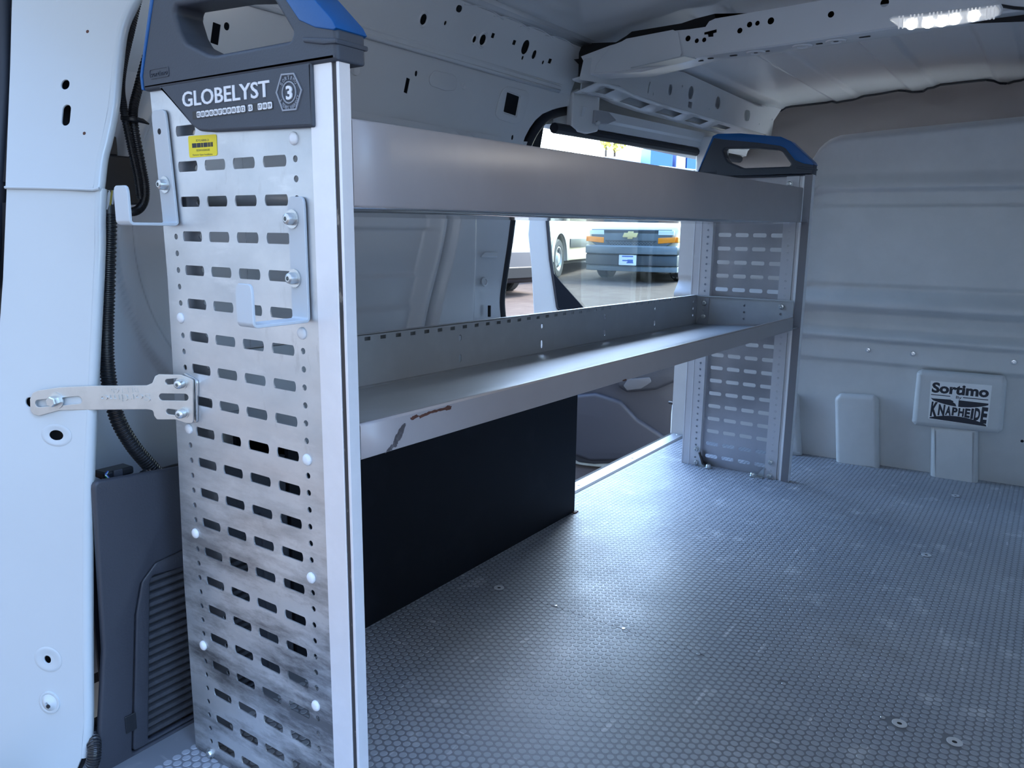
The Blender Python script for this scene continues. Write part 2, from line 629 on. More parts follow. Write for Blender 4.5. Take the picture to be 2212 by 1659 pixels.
def stud_mesh(x0, x1, y0, y1):
    a = 0.0161
    dx = a * math.sqrt(3) / 2
    r0, r1, h, k = 0.0067, 0.0059, 0.0006, 12
    cs = []
    i0, i1 = int(x0 / dx) - 1, int(x1 / dx) + 1
    for i in range(i0, i1 + 1):
        for j in range(int(y0 / a) - 1, int(y1 / a) + 2):
            x, y = i * dx, j * a + (a / 2 if i % 2 else 0)
            if x0 + r0 < x < x1 - r0 and y0 <= y < y1:
                if (x < -0.452 and y < 1.33) or (x < -0.392 and y < 0.28):
                    continue
                if any((x - q[0]) ** 2 + (y - q[1]) ** 2 < (q[2] + r0) ** 2 for q in FIX):
                    continue
                cs.append((x, y))
    cs = np.array(cs)
    an = np.arange(k) * 2 * math.pi / k
    ring = np.stack([np.cos(an), np.sin(an)], 1)
    base = np.concatenate([np.c_[ring * r0, np.zeros(k)], np.c_[ring * r1, np.full(k, h)]])
    V = (np.c_[cs, np.zeros(len(cs))][:, None, :] + base[None]).reshape(-1, 3)
    f1 = [(i, (i + 1) % k, k + (i + 1) % k, k + i) for i in range(k)]
    nV = 2 * k
    quads = (np.array(f1)[None] + (np.arange(len(cs)) * nV)[:, None, None]).reshape(-1, 4)
    tops = (np.arange(k, 2 * k)[None] + (np.arange(len(cs)) * nV)[:, None])
    me = bpy.data.meshes.new('floor_studs')
    me.vertices.add(len(V))
    me.vertices.foreach_set('co', V.astype(np.float32).ravel())
    li = np.concatenate([quads.ravel(), tops.ravel()]).astype(np.int32)
    me.loops.add(len(li))
    me.loops.foreach_set('vertex_index', li)
    ls = np.concatenate([np.arange(len(quads)) * 4, len(quads) * 4 + np.arange(len(tops)) * k]).astype(np.int32)
    lt = np.concatenate([np.full(len(quads), 4), np.full(len(tops), k)]).astype(np.int32)
    me.polygons.add(len(ls))
    me.polygons.foreach_set('loop_start', ls)
    me.polygons.foreach_set('loop_total', lt)
    me.update(calc_edges=True)
    me.validate()
    me.materials.append(STUDM)
    me.shade_flat()
    return me

for y0, y1 in ((-0.36, SEAM - 0.0008), (SEAM + 0.0008, 2.47)):
    bd = MB().box(-0.528, 1.03, y0, y1, -0.012, 0.0).build('floor_board', FLOORM, floor, bevel=0.0006, segs=1)
    so = bpy.data.objects.new('floor_studs', stud_mesh(-0.525, 1.02, y0 - (0.0008 if y0 > 0.5 else 0), y1 + (0.0008 if y1 < 1.5 else -0.008)))
    COL.objects.link(so)
    so.parent = bd
    so['kind'] = 'stuff'
for px, py in SCREWS:
    screw('floor_screw', at(px, py, 'z', 0.0006), (0, 0, 1), 0.0042, floor, h=0.0012)
for px, py in WASHERS:
    q = at(px, py, 'z', 0.0009)
    b = MB().lathe(q, (0, 0, 1), [(0.0125, 0), (0.0125, 0.0012), (0.0118, 0.0017), (0.0045, 0.0010), (0.0040, -0.0005), (0.0001, -0.0006)], 22, False)
    w_ = b.build('floor_washer', WASHER, floor)
    MB().lathe((q[0], q[1], 0.0012), (0, 0, 1), [(0.0042, 0), (0.0001, 0.0003)], 12, False).build('screw_recess', CAVITY, w_)
# raised metal sill strip along the sliding-door opening, with its own screws
s0, s1 = 1.30, 2.44
sill = MB().prism([(-0.583, -0.006), (-0.583, 0.004), (-0.578, 0.0075), (-0.535, 0.006), (-0.529, 0.001), (-0.529, -0.006)], 'y', s0, s1)
sill.v = [(x, y, z) for (x, y, z) in sill.v]
sill = sill.build('trim_1', mat('satin sill strip', (0.42, 0.43, 0.45), 0.45, 0.3), smooth=30)
tag(sill, 'silver threshold strip along the floor edge at the side door opening', 'trim', kind='structure')
for y in (1.55, 1.95, 2.38):
    screw('strip_screw', (-0.556, y, 0.0068), (0, 0, 1), 0.006, sill, h=0.002)

# ------------------------------------------------------------------ left side wall
wall = MB().box(-0.80, -0.79, -0.10, 1.36, -0.05, 1.36).build('wall_left', CAVITY, smooth=0)
tag(wall, 'bare painted left side wall of the van with pressed recesses', 'wall', kind='structure')
# upper panel (A) and roof rail panel (B): flat pressings with punched holes
PA = Plane((-0.645, 0, 1.095), (0, 1, 0), (0.030, 0, 0.160))
PB = Plane((-0.605, 0, 1.262), (0, 1, 0), (0.052, 0, 0.116))
PA.N, PB.N = PA.N, PB.N
def edgeline(pl, px, py):
    return pl.uv(px, py)
def hole_px(pl, px, py, w, h, r=None, rot=0.0, k=4):
    u, v = pl.uv(px, py)
    return rrect(u, v, w, h, r, k, rot)
holesA = [hole_px(PA, 879, 185, 0.013, 0.034, 0.001, rot=-0.12), hole_px(PA, 899, 159, 0.009, 0.013),
          hole_px(PA, 1105, 225, 0.062, 0.052, 0.003, rot=-0.06), hole_px(PA, 1107, 297, 0.010, 0.014)]
holesA += [hole_px(PA, 466, 73, 0.017, 0.036, 0.001, rot=-0.1), hole_px(PA, 490, 57, 0.012, 0.014), hole_px(PA, 424, 37, 0.030, 0.030)]
LA = 0.165
ol = PA.uvs([(1127, 318), (1134, 296), (1144, 277), (1156, 260), (1172, 246), (1200, 234), (1232, 228), (1252, 188)])
sheet('upper_panel', PA, [(-0.03, -0.01), (ol[0][0] - 0.02, -0.01)] + ol + [(1.50, LA), (-0.03, LA)], holesA, 0.0015, PAINT, wall)
holesB = []
for px, py, w, h in ((915, 42, 0.020, 0.024), (962, 50, 0.008, 0.010), (1025, 85, 0.012, 0.016), (1043, 86, 0.022, 0.026), (1065, 77, 0.013, 0.012),
                     (1111, 92, 0.014, 0.012), (1135, 102, 0.030, 0.038), (1154, 118, 0.017, 0.024), (1129, 125, 0.009, 0.011), (1173, 135, 0.009, 0.011),
                     (1188, 132, 0.016, 0.013), (992, 19, 0.022, 0.016)):
    holesB.append(hole_px(PB, px, py, w, h, min(w, h) * (0.12 if (px in (1065, 1111, 1188)) else 0.49), k=5))
LB = 0.127
sheet('rail_panel', PB, [(-0.01, -0.01), (1.52, -0.01), (1.52, LB), (-0.01, LB)], holesB, 0.0015, PAINT, wall)
for px, py, w in ((915, 42, 0.030), (1043, 86, 0.034), (1025, 85, 0.021)):
    u, v = PB.uv(px, py)
    bz = MB()
    k = 20
    for r_, n_ in ((w * 0.55, 0.0), (w * 0.50, 0.0022), (w * 0.42, 0.0022), (w * 0.38, 0.0)):
        bz.v += [tuple(PB.p(u + r_ * math.cos(2 * math.pi * i / k), v + r_ * 1.15 * math.sin(2 * math.pi * i / k), n_)) for i in range(k)]
    for j in range(3):
        bz.f += [(j * k + i, j * k + (i + 1) % k, (j + 1) * k + (i + 1) % k, (j + 1) * k + i) for i in range(k)]
    bz.build('hole_rim', PAINT, wall)
# pressed ridge between the two panels, ledge above, and near-black sheets painting the shade behind the holes
rid = MB()
prof = [(-0.612, 1.250), (-0.606, 1.2535), (-0.604, 1.258), (-0.609, 1.262), (-0.604, 1.266), (-0.600, 1.270), (-0.600, 1.276)]
rid.grid(lambda u, v: (prof[int(v)][0], u, prof[int(v)][1]), [-0.01, 0.5, 1.0, 1.46], range(len(prof)))
rid.build('pressed_ridge', PAINT, wall, smooth=60, solid=0.001)
q0 = PB.p(0, LB)
led = MB()
prof2 = [(q0[0], q0[2]), (q0[0] + 0.006, q0[2] + 0.004), (q0[0] + 0.034, q0[2] + 0.004), (q0[0] + 0.037, q0[2] + 0.010), (q0[0] + 0.037, q0[2] + 0.022), (q0[0] + 0.02, q0[2] + 0.03)]
led.grid(lambda u, v: (prof2[int(v)][0], u, prof2[int(v)][1]), [-0.01, 0.5, 1.0, 1.50], range(len(prof2)))
led.build('rail_ledge', PAINT, wall, smooth=40, solid=0.001)
for u0 in (0.93, 1.05, 1.17, 1.29):                    # seam-sealer beads along the ledge
    pts = [PB.p(u0 + t * 0.16, LB - 0.006 + 0.010 * math.sin(t * 3.1) * (1 if t > .2 else .6), 0.001) for t in np.linspace(0, 1, 9)]
    MB().tube(pts, 0.0016, 6).build('sealer_bead', PAINT, wall)
MB().pbox(PA, -0.02, 1.50, -0.01, LA, -0.060, -0.055).build('cavity_shade_back', CAVITY, wall, smooth=0)
MB().pbox(PB, 0.0, 1.50, -0.01, LB, -0.060, -0.055).build('cavity_shade_back', CAVITY, wall, smooth=0)
# small pressings on the upper panel
def dimple(pl, px, py, r, d, m_, parent, name='dimple'):
    u, v = pl.uv(px, py)
    k = 20
    b = MB()
    for r_, n_ in ((r, 0.0004), (r * 0.9, 0.003), (r * 0.72, 0.003), (r * 0.55, 0.0008), (0.0003, 0.0006)):
        b.v += [tuple(pl.p(u + r_ * math.cos(2 * math.pi * i / k), v + r_ * math.sin(2 * math.pi * i / k), n_ * d)) for i in range(k)]
    for j in range(4):
        b.f += [(j * k + i, j * k + (i + 1) % k, (j + 1) * k + (i + 1) % k, (j + 1) * k + i) for i in range(k)]
    return b.build(name, m_, parent, smooth=60)
dimple(PA, 767, 150, 0.013, 1.5, PAINT, wall)
dimple(PA, 1002, 186, 0.008, 0.6, PAINT, wall)
def raised(pl, pts_px, r, th, m_, parent, name, n=0.0, holes=(), bev=0.004):
    return sheet(name, pl, roundpoly(pl.uvs(pts_px), r), list(holes), th, m_, parent, n=n + th, bev=min(bev, th * 0.49), bres=3, smooth=40)
raised(PA, [(925, 165), (938, 152), (975, 160), (985, 168), (984, 195), (960, 196), (927, 184)], 0.02, 0.004, PAINT, wall, 'pressed_pad', bev=0.0019)
raised(PA, [(1082, 196), (1096, 186), (1136, 196), (1143, 206), (1128, 262), (1110, 268), (1078, 258), (1068, 248)], 0.03, 0.003, PAINT, wall, 'pressed_pad',
       holes=[hole_px(PA, 1105, 225, 0.068, 0.058, 0.004, rot=-0.06)], bev=0.0014)

# lower pressing: blank window recess, C pillar
def recess_end(z):
    return 0.975 - 0.10 * sstep(0.92, 0.52, z)
def wall_x(y, z):
    x = -0.640 - 0.012 * sstep(0.9, 0.4, z) + 0.02 * sstep(0.45, 0.2, z)
    # blank window recess with a rounded upper front corner, between y 0.32 and 0.985
    ye = recess_end(z)
    dy = sstep(0.34, 0.37, y) * (1 - sstep(ye - 0.035, ye - 0.010, y))
    zt = 1.085 - 0.075 * sstep(0.78, 1.02, y) ** 2
    dz = sstep(0.42, 0.45, z) * (1 - sstep(zt - 0.02, zt, z))
    d = dy * dz
    x -= 0.045 * d
    # shallow pressed steps inside the recess
    x -= d * 0.010 * (sstep(0.850, 0.838, z) - sstep(0.735, 0.722, z))
    x += d * 0.010 * sstep(0.66, 0.64, z)
    # groove beside the recess, C pillar bulge and its inner step
    x -= 0.026 * sstep(ye - 0.004, ye + 0.002, y) * (1 - sstep(ye + 0.004, ye + 0.014, y)) * dz
    x += 0.024 * sstep(ye + 0.006, ye + 0.026, y) * (1 - sstep(1.055, 1.090, y) * 0.9) * sstep(1.10, 1.07, z)
    # large round pressing visible beside the near end panel
    rr = math.hypot((y - 0.36) / 1.0, (z - 0.83) / 1.25)
    x += 0.014 * (sstep(0.250, 0.262, rr) - sstep(0.285, 0.297, rr)) * (1 - sstep(0.30, 0.36, y))
    return x
us_w = sorted(set([round(float(q), 4) for q in np.concatenate([np.linspace(-0.03, 0.90, 150) - 0.975, np.linspace(-0.05, 0.04, 46), np.linspace(0.04, 0.235, 60)])]))
zs = np.linspace(0.40, 1.10, 170)
def wall_pt(u, z):
    ye = recess_end(z)
    y = ye + u if -0.10 < u < 0.05 else (ye + u if u <= -0.10 else ye + 0.05 + (u - 0.05) * (1.205 - ye - 0.05) / 0.185)
    return (wall_x(y, z), y, z)
low = MB().grid(wall_pt, us_w, zs).build('pressed_panel', PAINT, wall, smooth=60)
MB().box(-0.79, -0.74, -0.03, 1.2, 0.0, 0.40).build('inner_skin', PAINT, wall, smooth=0)
# C pillar details
PC = Plane((-0.634, 1.1, 0.7), (0, 1, 0), (0, 0, 1))
raised(PC, [(1035, 556), (1044, 545), (1072, 545), (1072, 556)], 0.003, 0.006, PAINT, wall, 'pressed_pad', bev=0.0025)
u, v = PC.uv(1046, 609)
MB().lathe(PC.p(u, v, 0.0), (1, 0, 0), [(0.013, 0), (0.013, 0.004), (0.008, 0.005), (0.0075, 0.001), (0.0001, 0.001)], 18, False).build('boss', PAINT, wall)
u, v = PC.uv(1055, 672)
MB().pbox(PC, u - 0.003, u + 0.003, v - 0.016, v + 0.016, 0.0, 0.0065).build('slot_cavity', CAVITY, wall, smooth=0)
# side-door opening: body edge and the black weather seal
sp = [(1083, 730), (1082, 686), (1080, 645), (1087, 590), (1097, 522), (1104, 468), (1112, 420), (1125, 360), (1140, 309), (1159, 275), (1182, 252), (1213, 241), (1262, 236)]
pts = [at(a, b, 'x', -0.655) for a, b in sp]
pts = [pts[0] - np.array([0, 0.03, 0.30])] + pts
seal_pts = spline(pts, 70)
MB().tube(seal_pts, 0.0155, 12).build('door_seal', RUBBER, wall)
b = MB()
off1 = [Vector((-0.6465, p_.y - 0.010, p_.z + (0.008 if p_.z > 1.15 else 0))) for p_ in seal_pts]
off0 = [q if q.z > 1.09 else Vector((-0.6485, min(q.y - 0.02, 1.18), q.z)) for q in off1]
off2 = [Vector((-0.70, p_.y + 0.004, p_.z)) for p_ in seal_pts]
n = len(off1)
b.v = [tuple(q) for q in off0 + off1 + off2]
for i in range(n - 1):
    b.f += [(i, i + 1, n + i + 1, n + i), (n + i, n + i + 1, 2 * n + i + 1, 2 * n + i)]
b.build('door_opening_edge', PAINT, wall, smooth=60)
# outer skin rear of the opening: closes the wall so that no daylight leaks in
MB().box(-0.86, -0.82, -0.25, 1.34, -0.30, 1.40).build('outer_skin', PILLAR, wall, smooth=0)

# B pillar at the front of the opening, and its seal
PBP = Plane((-0.6, 2.45, 0), (1, 0, 0), (0, 0, 1))
bp = PBP.uvs([(1500, 380), (1499, 480), (1494, 560), (1484, 640), (1481, 760), (1470, 812), (1453, 850), (1448, 895), (1446, 945)])
bp = bp + [(-0.02, -0.03), (0.15, -0.03), (0.15, 1.22), (bp[0][0], 1.22)]
WHITEB = mat('sunlit white paint', (0.84, 0.86, 0.88), 0.3, coat=0.3)  # whiter copy of the pillar paint; the brightness of daylight sits in its colour
bpo = sheet('trim_2', PBP, bp, [], 0.05, WHITEB, bev=0.012, bres=3, smooth=50)
tag(bpo, 'white painted pillar at the front edge of the side door opening', 'pillar', kind='structure')
MB().tube([at(a, b, 'y', 2.44) for a, b in ((1503, 470), (1496, 560), (1485, 640), (1478, 700), (1476, 770))], 0.007, 8).build('door_seal', RUBBER, bpo)
u, v = PBP.uv(1462, 870)
stk = sheet('door_striker', PBP, rrect(u, v, 0.026, 0.090, 0.012, 6), [], 0.010, BLACKP, bpo, n=0.010, bev=0.003)
for dv in (-0.028, 0.028):
    screw('striker_screw', PBP.p(u, v + dv, 0.010), (0, -1, 0), 0.007, stk, BLACKP)
MB().tube([PBP.p(u - 0.03, v, 0.012), PBP.p(u - 0.01, v, 0.02), PBP.p(u + 0.006, v, 0.016), PBP.p(u + 0.008, v, 0.008)], 0.006, 8).build('striker_loop', BLACKP, stk)

# ------------------------------------------------------------------ bulkhead
BO, BU = np.array([-0.073, 2.438, 0.0]), np.array([0.747, 0.044, 0.0])
PK = Plane(BO, BU, (0, 0, 1))
top_px = [(1752, 350), (1760, 330), (1775, 312), (1795, 298), (1815, 291), (1900, 281), (2050, 266), (2212, 250)]
tops = [PK.uv(a, b) for a, b in top_px]
def bulk_top(s):
    if s < tops[0][0]:
        return tops[0][1] - 0.4 * (tops[0][0] - s)
    for (a, b), (c, d) in zip(tops, tops[1:]):
        if s <= c:
            return b + (d - b) * (s - a) / (c - a)
    return tops[-1][1] + 0.035 * (s - tops[-1][0])
def bulk_d(z, zt):
    d = 0.012
    d += 0.014 * sstep(0.372, 0.390, z)                       # lower field to screw rail
    d += 0.020 * sstep(0.455, 0.473, z)                       # ridge over the screws
    d -= 0.036 * sstep(0.477, 0.510, z)
    d += 0.004 * sstep(0.52, 0.55, z)
    d += 0.050 * sstep(0.556, 0.590, z)                       # main rib
    d -= 0.046 * sstep(0.597, 0.655, z)
    d += 0.008 * sstep(0.655, 0.672, z)
    d -= 0.006 * sstep(0.938, 0.950, z)
    d += 0.022 * sstep(0.990, 1.006, z)
    d -= 0.010 * sstep(1.01, 1.06, z)
    d -= 0.05 * sstep(zt - 0.035, zt + 0.004, z) ** 2
    return d
us = np.linspace(-0.52, 1.02, 90)
ts = np.linspace(0, 1, 330)
def bk(u, t):
    zt = bulk_top(u)
    z = -0.02 + (zt + 0.02) * t
    return PK.p(u, z, bulk_d(z, zt))
bulk = MB().grid(bk, us, ts).build('wall_front', BULK, smooth=70)
tag(bulk, 'grey moulded plastic bulkhead panel with horizontal ribs across the van', 'wall', kind='structure')
def boss_part(px, r, th, name='moulded_boss', n=0.012):
    return sheet(name, PK, roundpoly(PK.uvs(px, n + th), r, 6), [], th, BULK, bulk, n=n + th, bev=min(0.017, th * 0.45), bres=5, smooth=70)
boss_part([(1805, 1012), (1802, 862), (1812, 851), (1888, 856), (1897, 866), (1898, 1018)], [0.002, 0.022, 0.022, 0.022, 0.022, 0.002], 0.050)
boss_part([(1690, 985), (1700, 852), (1722, 850), (1730, 985)], [0.002, 0.02, 0.02, 0.002], 0.045)
boss_part([(2009, 1045), (2011, 920), (2113, 925), (2112, 1058)], [0.002, 0.01, 0.01, 0.002], 0.050)
boss_part([(1969, 912), (1980, 806), (1990, 801), (2170, 815), (2176, 826), (2166, 930), (2157, 938), (1976, 920)], [0.01] * 8, 0.060)
for px, py in ((1875, 756), (1972, 764), (2190, 782)):
    u, v = PK.uv(px, py, 0.024)
    screw('panel_screw', PK.p(u, v, 0.0235), PK.N, 0.0095, bulk, h=0.006)
u, v = PK.uv(2208, 953, 0.0125)
MB().lathe(PK.p(u, v, 0.0125), PK.N, [(0.005, 0), (0.0001, 0.0004)], 12, False).build('screw_hole', CAVITY, bulk)

# ------------------------------------------------------------------ ceiling
def roof_z(x, y):
    return 1.436 - 0.095 * (x - 0.15) ** 2 - 0.010 * sstep(1.2, -0.1, y)
rim = []
for px, py in ((1660, 240), (1700, 229), (1740, 225), (1775, 221), (1780, 221), (1822, 212), (1900, 201), (1948, 192), (1955, 194), (1996, 190), (2003, 184), (2060, 178), (2135, 170), (2143, 172), (2183, 173), (2192, 168), (2212, 165), (2300, 150)):
    d = ray(px, py)
    t = 3.0
    for _ in range(60):
        p_ = CAM + d * t
        t += (roof_z(p_[0], p_[1]) - p_[2]) / d[2] * 0.8
    p_ = CAM + d * t
    rim.append((p_[0], p_[1]))
def rim_y(x):
    if x <= rim[0][0]: return rim[0][1]
    for (a, b), (c, d) in zip(rim, rim[1:]):
        if x <= c: return b + (d - b) * (x - a) / (c - a)
    return rim[-1][1]
ribs = []
for px, py in ((1740, 155), (1972, 165), (2165, 110)):
    d = ray(px, py); t = 3.0
    for _ in range(60):
        p_ = CAM + d * t
        t += (roof_z(p_[0], p_[1]) - p_[2]) / d[2] * 0.8
    ribs.append((CAM + d * t)[0])
def roof_surface(x, s):
    y = -0.16 + (rim_y(x) + 0.16) * s
    z = roof_z(x, y)
    for c in ribs + [ribs[-1] + (ribs[-1] - ribs[-2])] + [2 * ribs[0] - ribs[1]]:
        a = abs(x - c)
        z -= 0.009 * (1 - sstep(0.040, 0.062, a)) * sstep(1.50, 1.62, y)
        z -= 0.006 * (1 - sstep(0.030, 0.050, a)) * (1 - sstep(1.15, 1.25, y))
    return (x, y, z)
xs = sorted(set(np.round(np.concatenate([np.linspace(-0.55, 0.92, 120)] + [np.linspace(c - 0.07, c + 0.07, 24) for c in ribs]), 5)))
ceil = MB().grid(roof_surface, xs, np.linspace(0, 1, 60)).build('ceiling', PAINT, smooth=60)
tag(ceil, 'bare painted sheet metal roof skin with long pressed ribs', 'ceiling', kind='structure')
MB().box(-0.80, 1.0, -0.18, 4.2, 1.52, 1.55).build('outer_roof', PILLAR, ceil, smooth=0)
# black tube standing in for the shaded gap at the skin's front end
lipp = [(x, rim_y(x), roof_surface(x, 1.0)[2] - 0.004) for x in np.linspace(-0.46, 0.9, 60)]
MB().tube(lipp, 0.0045, 8).build('roof_edge_shade', RUBBER, ceil)

# roof bow across the van at y = 1.45: channel with holes in its rear face
YB = 1.45
PR = Plane((0, YB, 0), (1, 0, 0), (0, 0, 1))
def arc_px(pts):
    return PR.uvs(pts)
lo = arc_px([(1384, 152), (1470, 131), (1520, 117), (1700, 93), (1900, 62), (2060, 38), (2212, 18)])
hi = arc_px([(2212, -70), (2060, -42), (1900, -22), (1700, 14), (1545, 40), (1532, 46), (1524, 58), (1490, 63), (1460, 66), (1352, 85), (1340, 92), (1318, 98)])
lo[-1] = (0.62, lo[-1][1]); hi[0] = (0.62, hi[0][1])
endr = [(0.88, lo[-1][1] - 0.05), (0.88, hi[0][1] - 0.05)]
lo0 = arc_px([(1275, 158)])
hi0 = arc_px([(1255, 122)])
bow_holes = []
for px, py, r in ((1665, 45, 0.0085), (1619, 53, 0.007), (1636, 50, 0.006), (1598, 66, 0.007), (1795, 31, 0.0075), (1911, 6, 0.0095), (1486, 83, 0.0075), (1505, 88, 0.006), (1521, 86, 0.006)):
    u, v = PR.uv(px, py)
    bow_holes.append(circ(u, v, r))
bow_holes.append(PR.uvs([(1521, 70), (1548, 63), (1548, 70), (1541, 72), (1541, 79), (1530, 80), (1529, 74), (1521, 75)]))
bow = sheet('roof_bow', PR, lo0 + lo + endr + hi + hi0, bow_holes, 0.002, PAINT, ceil)
b = MB()
lo_all = [(-0.56, lo0[0][1] - 0.01)] + lo0 + lo + [endr[0]]
W_ = 0.085
prof = [(0.0, 0.0), (0.004, -0.004), (0.02, -0.005), (W_ - 0.02, -0.005), (W_ - 0.004, -0.004), (W_, 0.0), (W_, 0.05)]
b.grid(lambda i, j: (lo_all[i][0], YB + prof[j][0], lo_all[i][1] + prof[j][1]), range(len(lo_all)), range(len(prof)))
b.build('roof_bow_flange', PAINT, ceil, smooth=40)
hi_all = [(-0.56, hi0[0][1])] + hi0 + hi[::-1] + [endr[1]]
MB().grid(lambda i, j: (hi_all[i][0], YB + 0.006 + j * 0.05, hi_all[i][1] - 0.004 - j * 0.015), range(len(hi_all)), range(2)).build('roof_bow_shade_back', CAVITY, ceil, smooth=40)  # near-black backing paints in the shadow band above the bow
MB().grid(lambda i, j: (lo_all[i][0] * (1 - j) + hi_all[min(i, len(hi_all) - 1)][0] * j, YB + 0.035, lo_all[i][1] + 0.002 + j * 0.09), range(len(lo_all)), range(2)).build('roof_bow_shade_back', CAVITY, ceil)
# reinforcement sleeve at the left end (raised 3 mm) with its pale underside plate
slv = sheet('bow_sleeve', PR, arc_px([(1285, 158), (1290, 140), (1322, 99), (1345, 90), (1355, 84), (1455, 65), (1466, 70), (1474, 115), (1470, 126), (1385, 148), (1340, 155)]), [], 0.004, PAINT, ceil, n=0.006, bev=0.0018)
pu = [at(a, b, 'z', 1.292) for a, b in ((1362, 148), (1478, 122), (1504, 128), (1396, 154))]
MB().add([tuple(q) for q in pu] + [(q[0], q[1], q[2] + 0.003) for q in pu], [(0, 1, 2, 3), (7, 6, 5, 4), (0, 4, 5, 1), (1, 5, 6, 2), (2, 6, 7, 3), (3, 7, 4, 0)]).build('bow_foot_plate', PILLAR, ceil, smooth=0)
def flange_z(x):
    for a, b__ in zip(lo_all, lo_all[1:]):
        if x <= b__[0]: return a[1] + (b__[1] - a[1]) * (x - a[0]) / (b__[0] - a[0])
    return lo_all[-1][1]
for px, py, w in ((1515, 112, 0.014), (1536, 110, 0.016), (1585, 113, 0.020), (1634, 95, 0.010), (1660, 88, 0.010), (1772, 69, 0.016), (1808, 65, 0.012), (1870, 57, 0.026)):
    p_ = at(px, py, 'y', YB + 0.035)
    MB().prism([(p_[0] + q[0], p_[1] + q[1]) for q in rrect(0, 0, w, 0.010, 0.004)], 'z', flange_z(p_[0]) - 0.0062, flange_z(p_[0]) - 0.0048).build('flange_slot', CAVITY, ceil, smooth=0)
for px, py in ((1634, 95), (1735, 75), (1808, 65)):
    p_ = at(px, py, 'y', YB + 0.035)
    MB().lathe((p_[0], p_[1], flange_z(p_[0]) - 0.0048), (0, 0, -1), [(0.026, 0), (0.024, 0.003), (0.014, 0.003), (0.012, 0.001), (0.0001, 0.001)], 20, False).build('dimple', PAINT, ceil)

# ------------------------------------------------------------------ header rail above the side door (runs forward from the bow)
PH = Plane((-0.505, 1.45, 1.25), (0.085 / 1.45, 1, 0), (0.012, 0, 0.12))
fl = PH.uvs([(1252, 172), (1290, 178), (1335, 184), (1383, 209), (1450, 229), (1560, 262), (1652, 290)])
fu = PH.uvs([(1688, 236), (1672, 232), (1637, 230), (1600, 212), (1478, 156), (1440, 150), (1390, 152), (1310, 120), (1262, 128)])
hh = []
for px, py, w, h in ((1448, 194, 0.026, 0.034), (1493, 200, 0.040, 0.044), (1551, 222, 0.046, 0.044), (1614, 249, 0.060, 0.042)):
    u, v = PH.uv(px, py); hh.append(rrect(u, v, w, h, None, 6))
u, v = PH.uv(1491, 224); hh.append(rrect(u, v - 0.004, 0.030, 0.020, 0.001))
u, v = PH.uv(1402, 189); hh.append(rrect(u, v, 0.006, 0.036, 0.001, rot=-0.2))
for px, py in ((1411, 203), (1474, 186), (1532, 235), (1668, 258), (1640, 268)):
    u, v = PH.uv(px, py); hh.append(circ(u, v, 0.004, 8))
hdr = sheet('trim_3', PH, fl + fu, hh, 0.002, PAINT)
tag(hdr, 'painted header rail with oval holes above the side door opening', 'rail', kind='structure')
MB().pbox(PH, 0.05, 1.62, 0.0, 0.17, -0.062, -0.058).build('header_back', PAINT, hdr, smooth=0)
# underside flange with square openings, sloping outwards and a little down
edge = [PH.p(u, v) for u, v in fl]
def edge_at(y):
    for a, b_ in zip(edge, edge[1:]):
        if y <= b_[1]:
            t = (y - a[1]) / (b_[1] - a[1])
            return a + (b_ - a) * t
    return edge[-1] + (edge[-1] - edge[-2]) * ((y - edge[-1][1]) / (edge[-1][1] - edge[-2][1]))
spans = [(1.57, 1.63), (1.72, 1.86), (1.96, 2.10), (2.19, 2.32), (2.41, 2.53)]
cuts = sorted([1.49, 2.86] + [q for sp_ in spans for q in sp_])
off = [0.0, 0.020, 0.056, 0.078]
b = MB()
for a, c_ in zip(cuts, cuts[1:]):
    op = any(abs(a - q[0]) < 1e-6 for q in spans)
    for k in range(3):
        if op and k == 1: continue
        q4 = []
        for y_, o__ in ((a, off[k]), (c_, off[k]), (c_, off[k + 1]), (a, off[k + 1])):
            e_ = edge_at(y_)
            q4.append((e_[0] - o__, e_[1], e_[2] - 0.30 * o__))
        b.add(q4, [(0, 1, 2, 3)])
v_, f_ = weld(b.v, b.f)
mesh_obj('header_flange', v_, f_, PAINT, hdr, solid=0.0015)
MB().box(-0.73, -0.648, 1.49, 3.2, 1.168, 1.52).build('outer_rail', PILLAR, hdr, smooth=0)
# door track cover below the header, with the roller box at its rear end
trk = MB()
tp = [(-0.585, 1.222), (-0.590, 1.196), (-0.598, 1.188), (-0.604, 1.166), (-0.640, 1.160)]
trk.grid(lambda y, j: (tp[j][0] + 0.05 * (y - 1.55), y, tp[j][1] + 0.012 * (y - 1.5)), np.linspace(1.56, 2.95, 8), range(len(tp)))
trk.build('track_cover', PAINT, hdr, smooth=25)
MB().tube([(-0.615 + 0.05 * (y - 1.55), y, 1.150 + 0.012 * (y - 1.5)) for y in np.linspace(1.45, 2.9, 10)], 0.016, 10).build('upper_door_seal', RUBBER, hdr)
PX = Plane((-0.60, 1.60, 1.15), (0.32, 0.947, 0), (0, 0, 1))
rb = sheet('roller_box', PX, roundpoly(PX.uvs([(1229, 200), (1240, 193), (1283, 199), (1288, 205), (1284, 285), (1262, 290), (1240, 286), (1226, 276)]), 0.008), [], 0.03, PAINT, hdr, n=0.02, bev=0.006, bres=3)
rb2 = sheet('roller_bracket', PX, PX.uvs([(1272, 240), (1300, 243), (1318, 262), (1300, 270), (1270, 268)]), [], 0.012, ALUF, hdr, n=0.03, bev=0.002)
u, v = PX.uv(1276, 268)
MB().lathe(PX.p(u, v, 0.03), PX.N, [(0.007, 0), (0.007, 0.008), (0.004, 0.010), (0.0001, 0.010)], 12, False).build('roller_pin', STEEL, hdr)

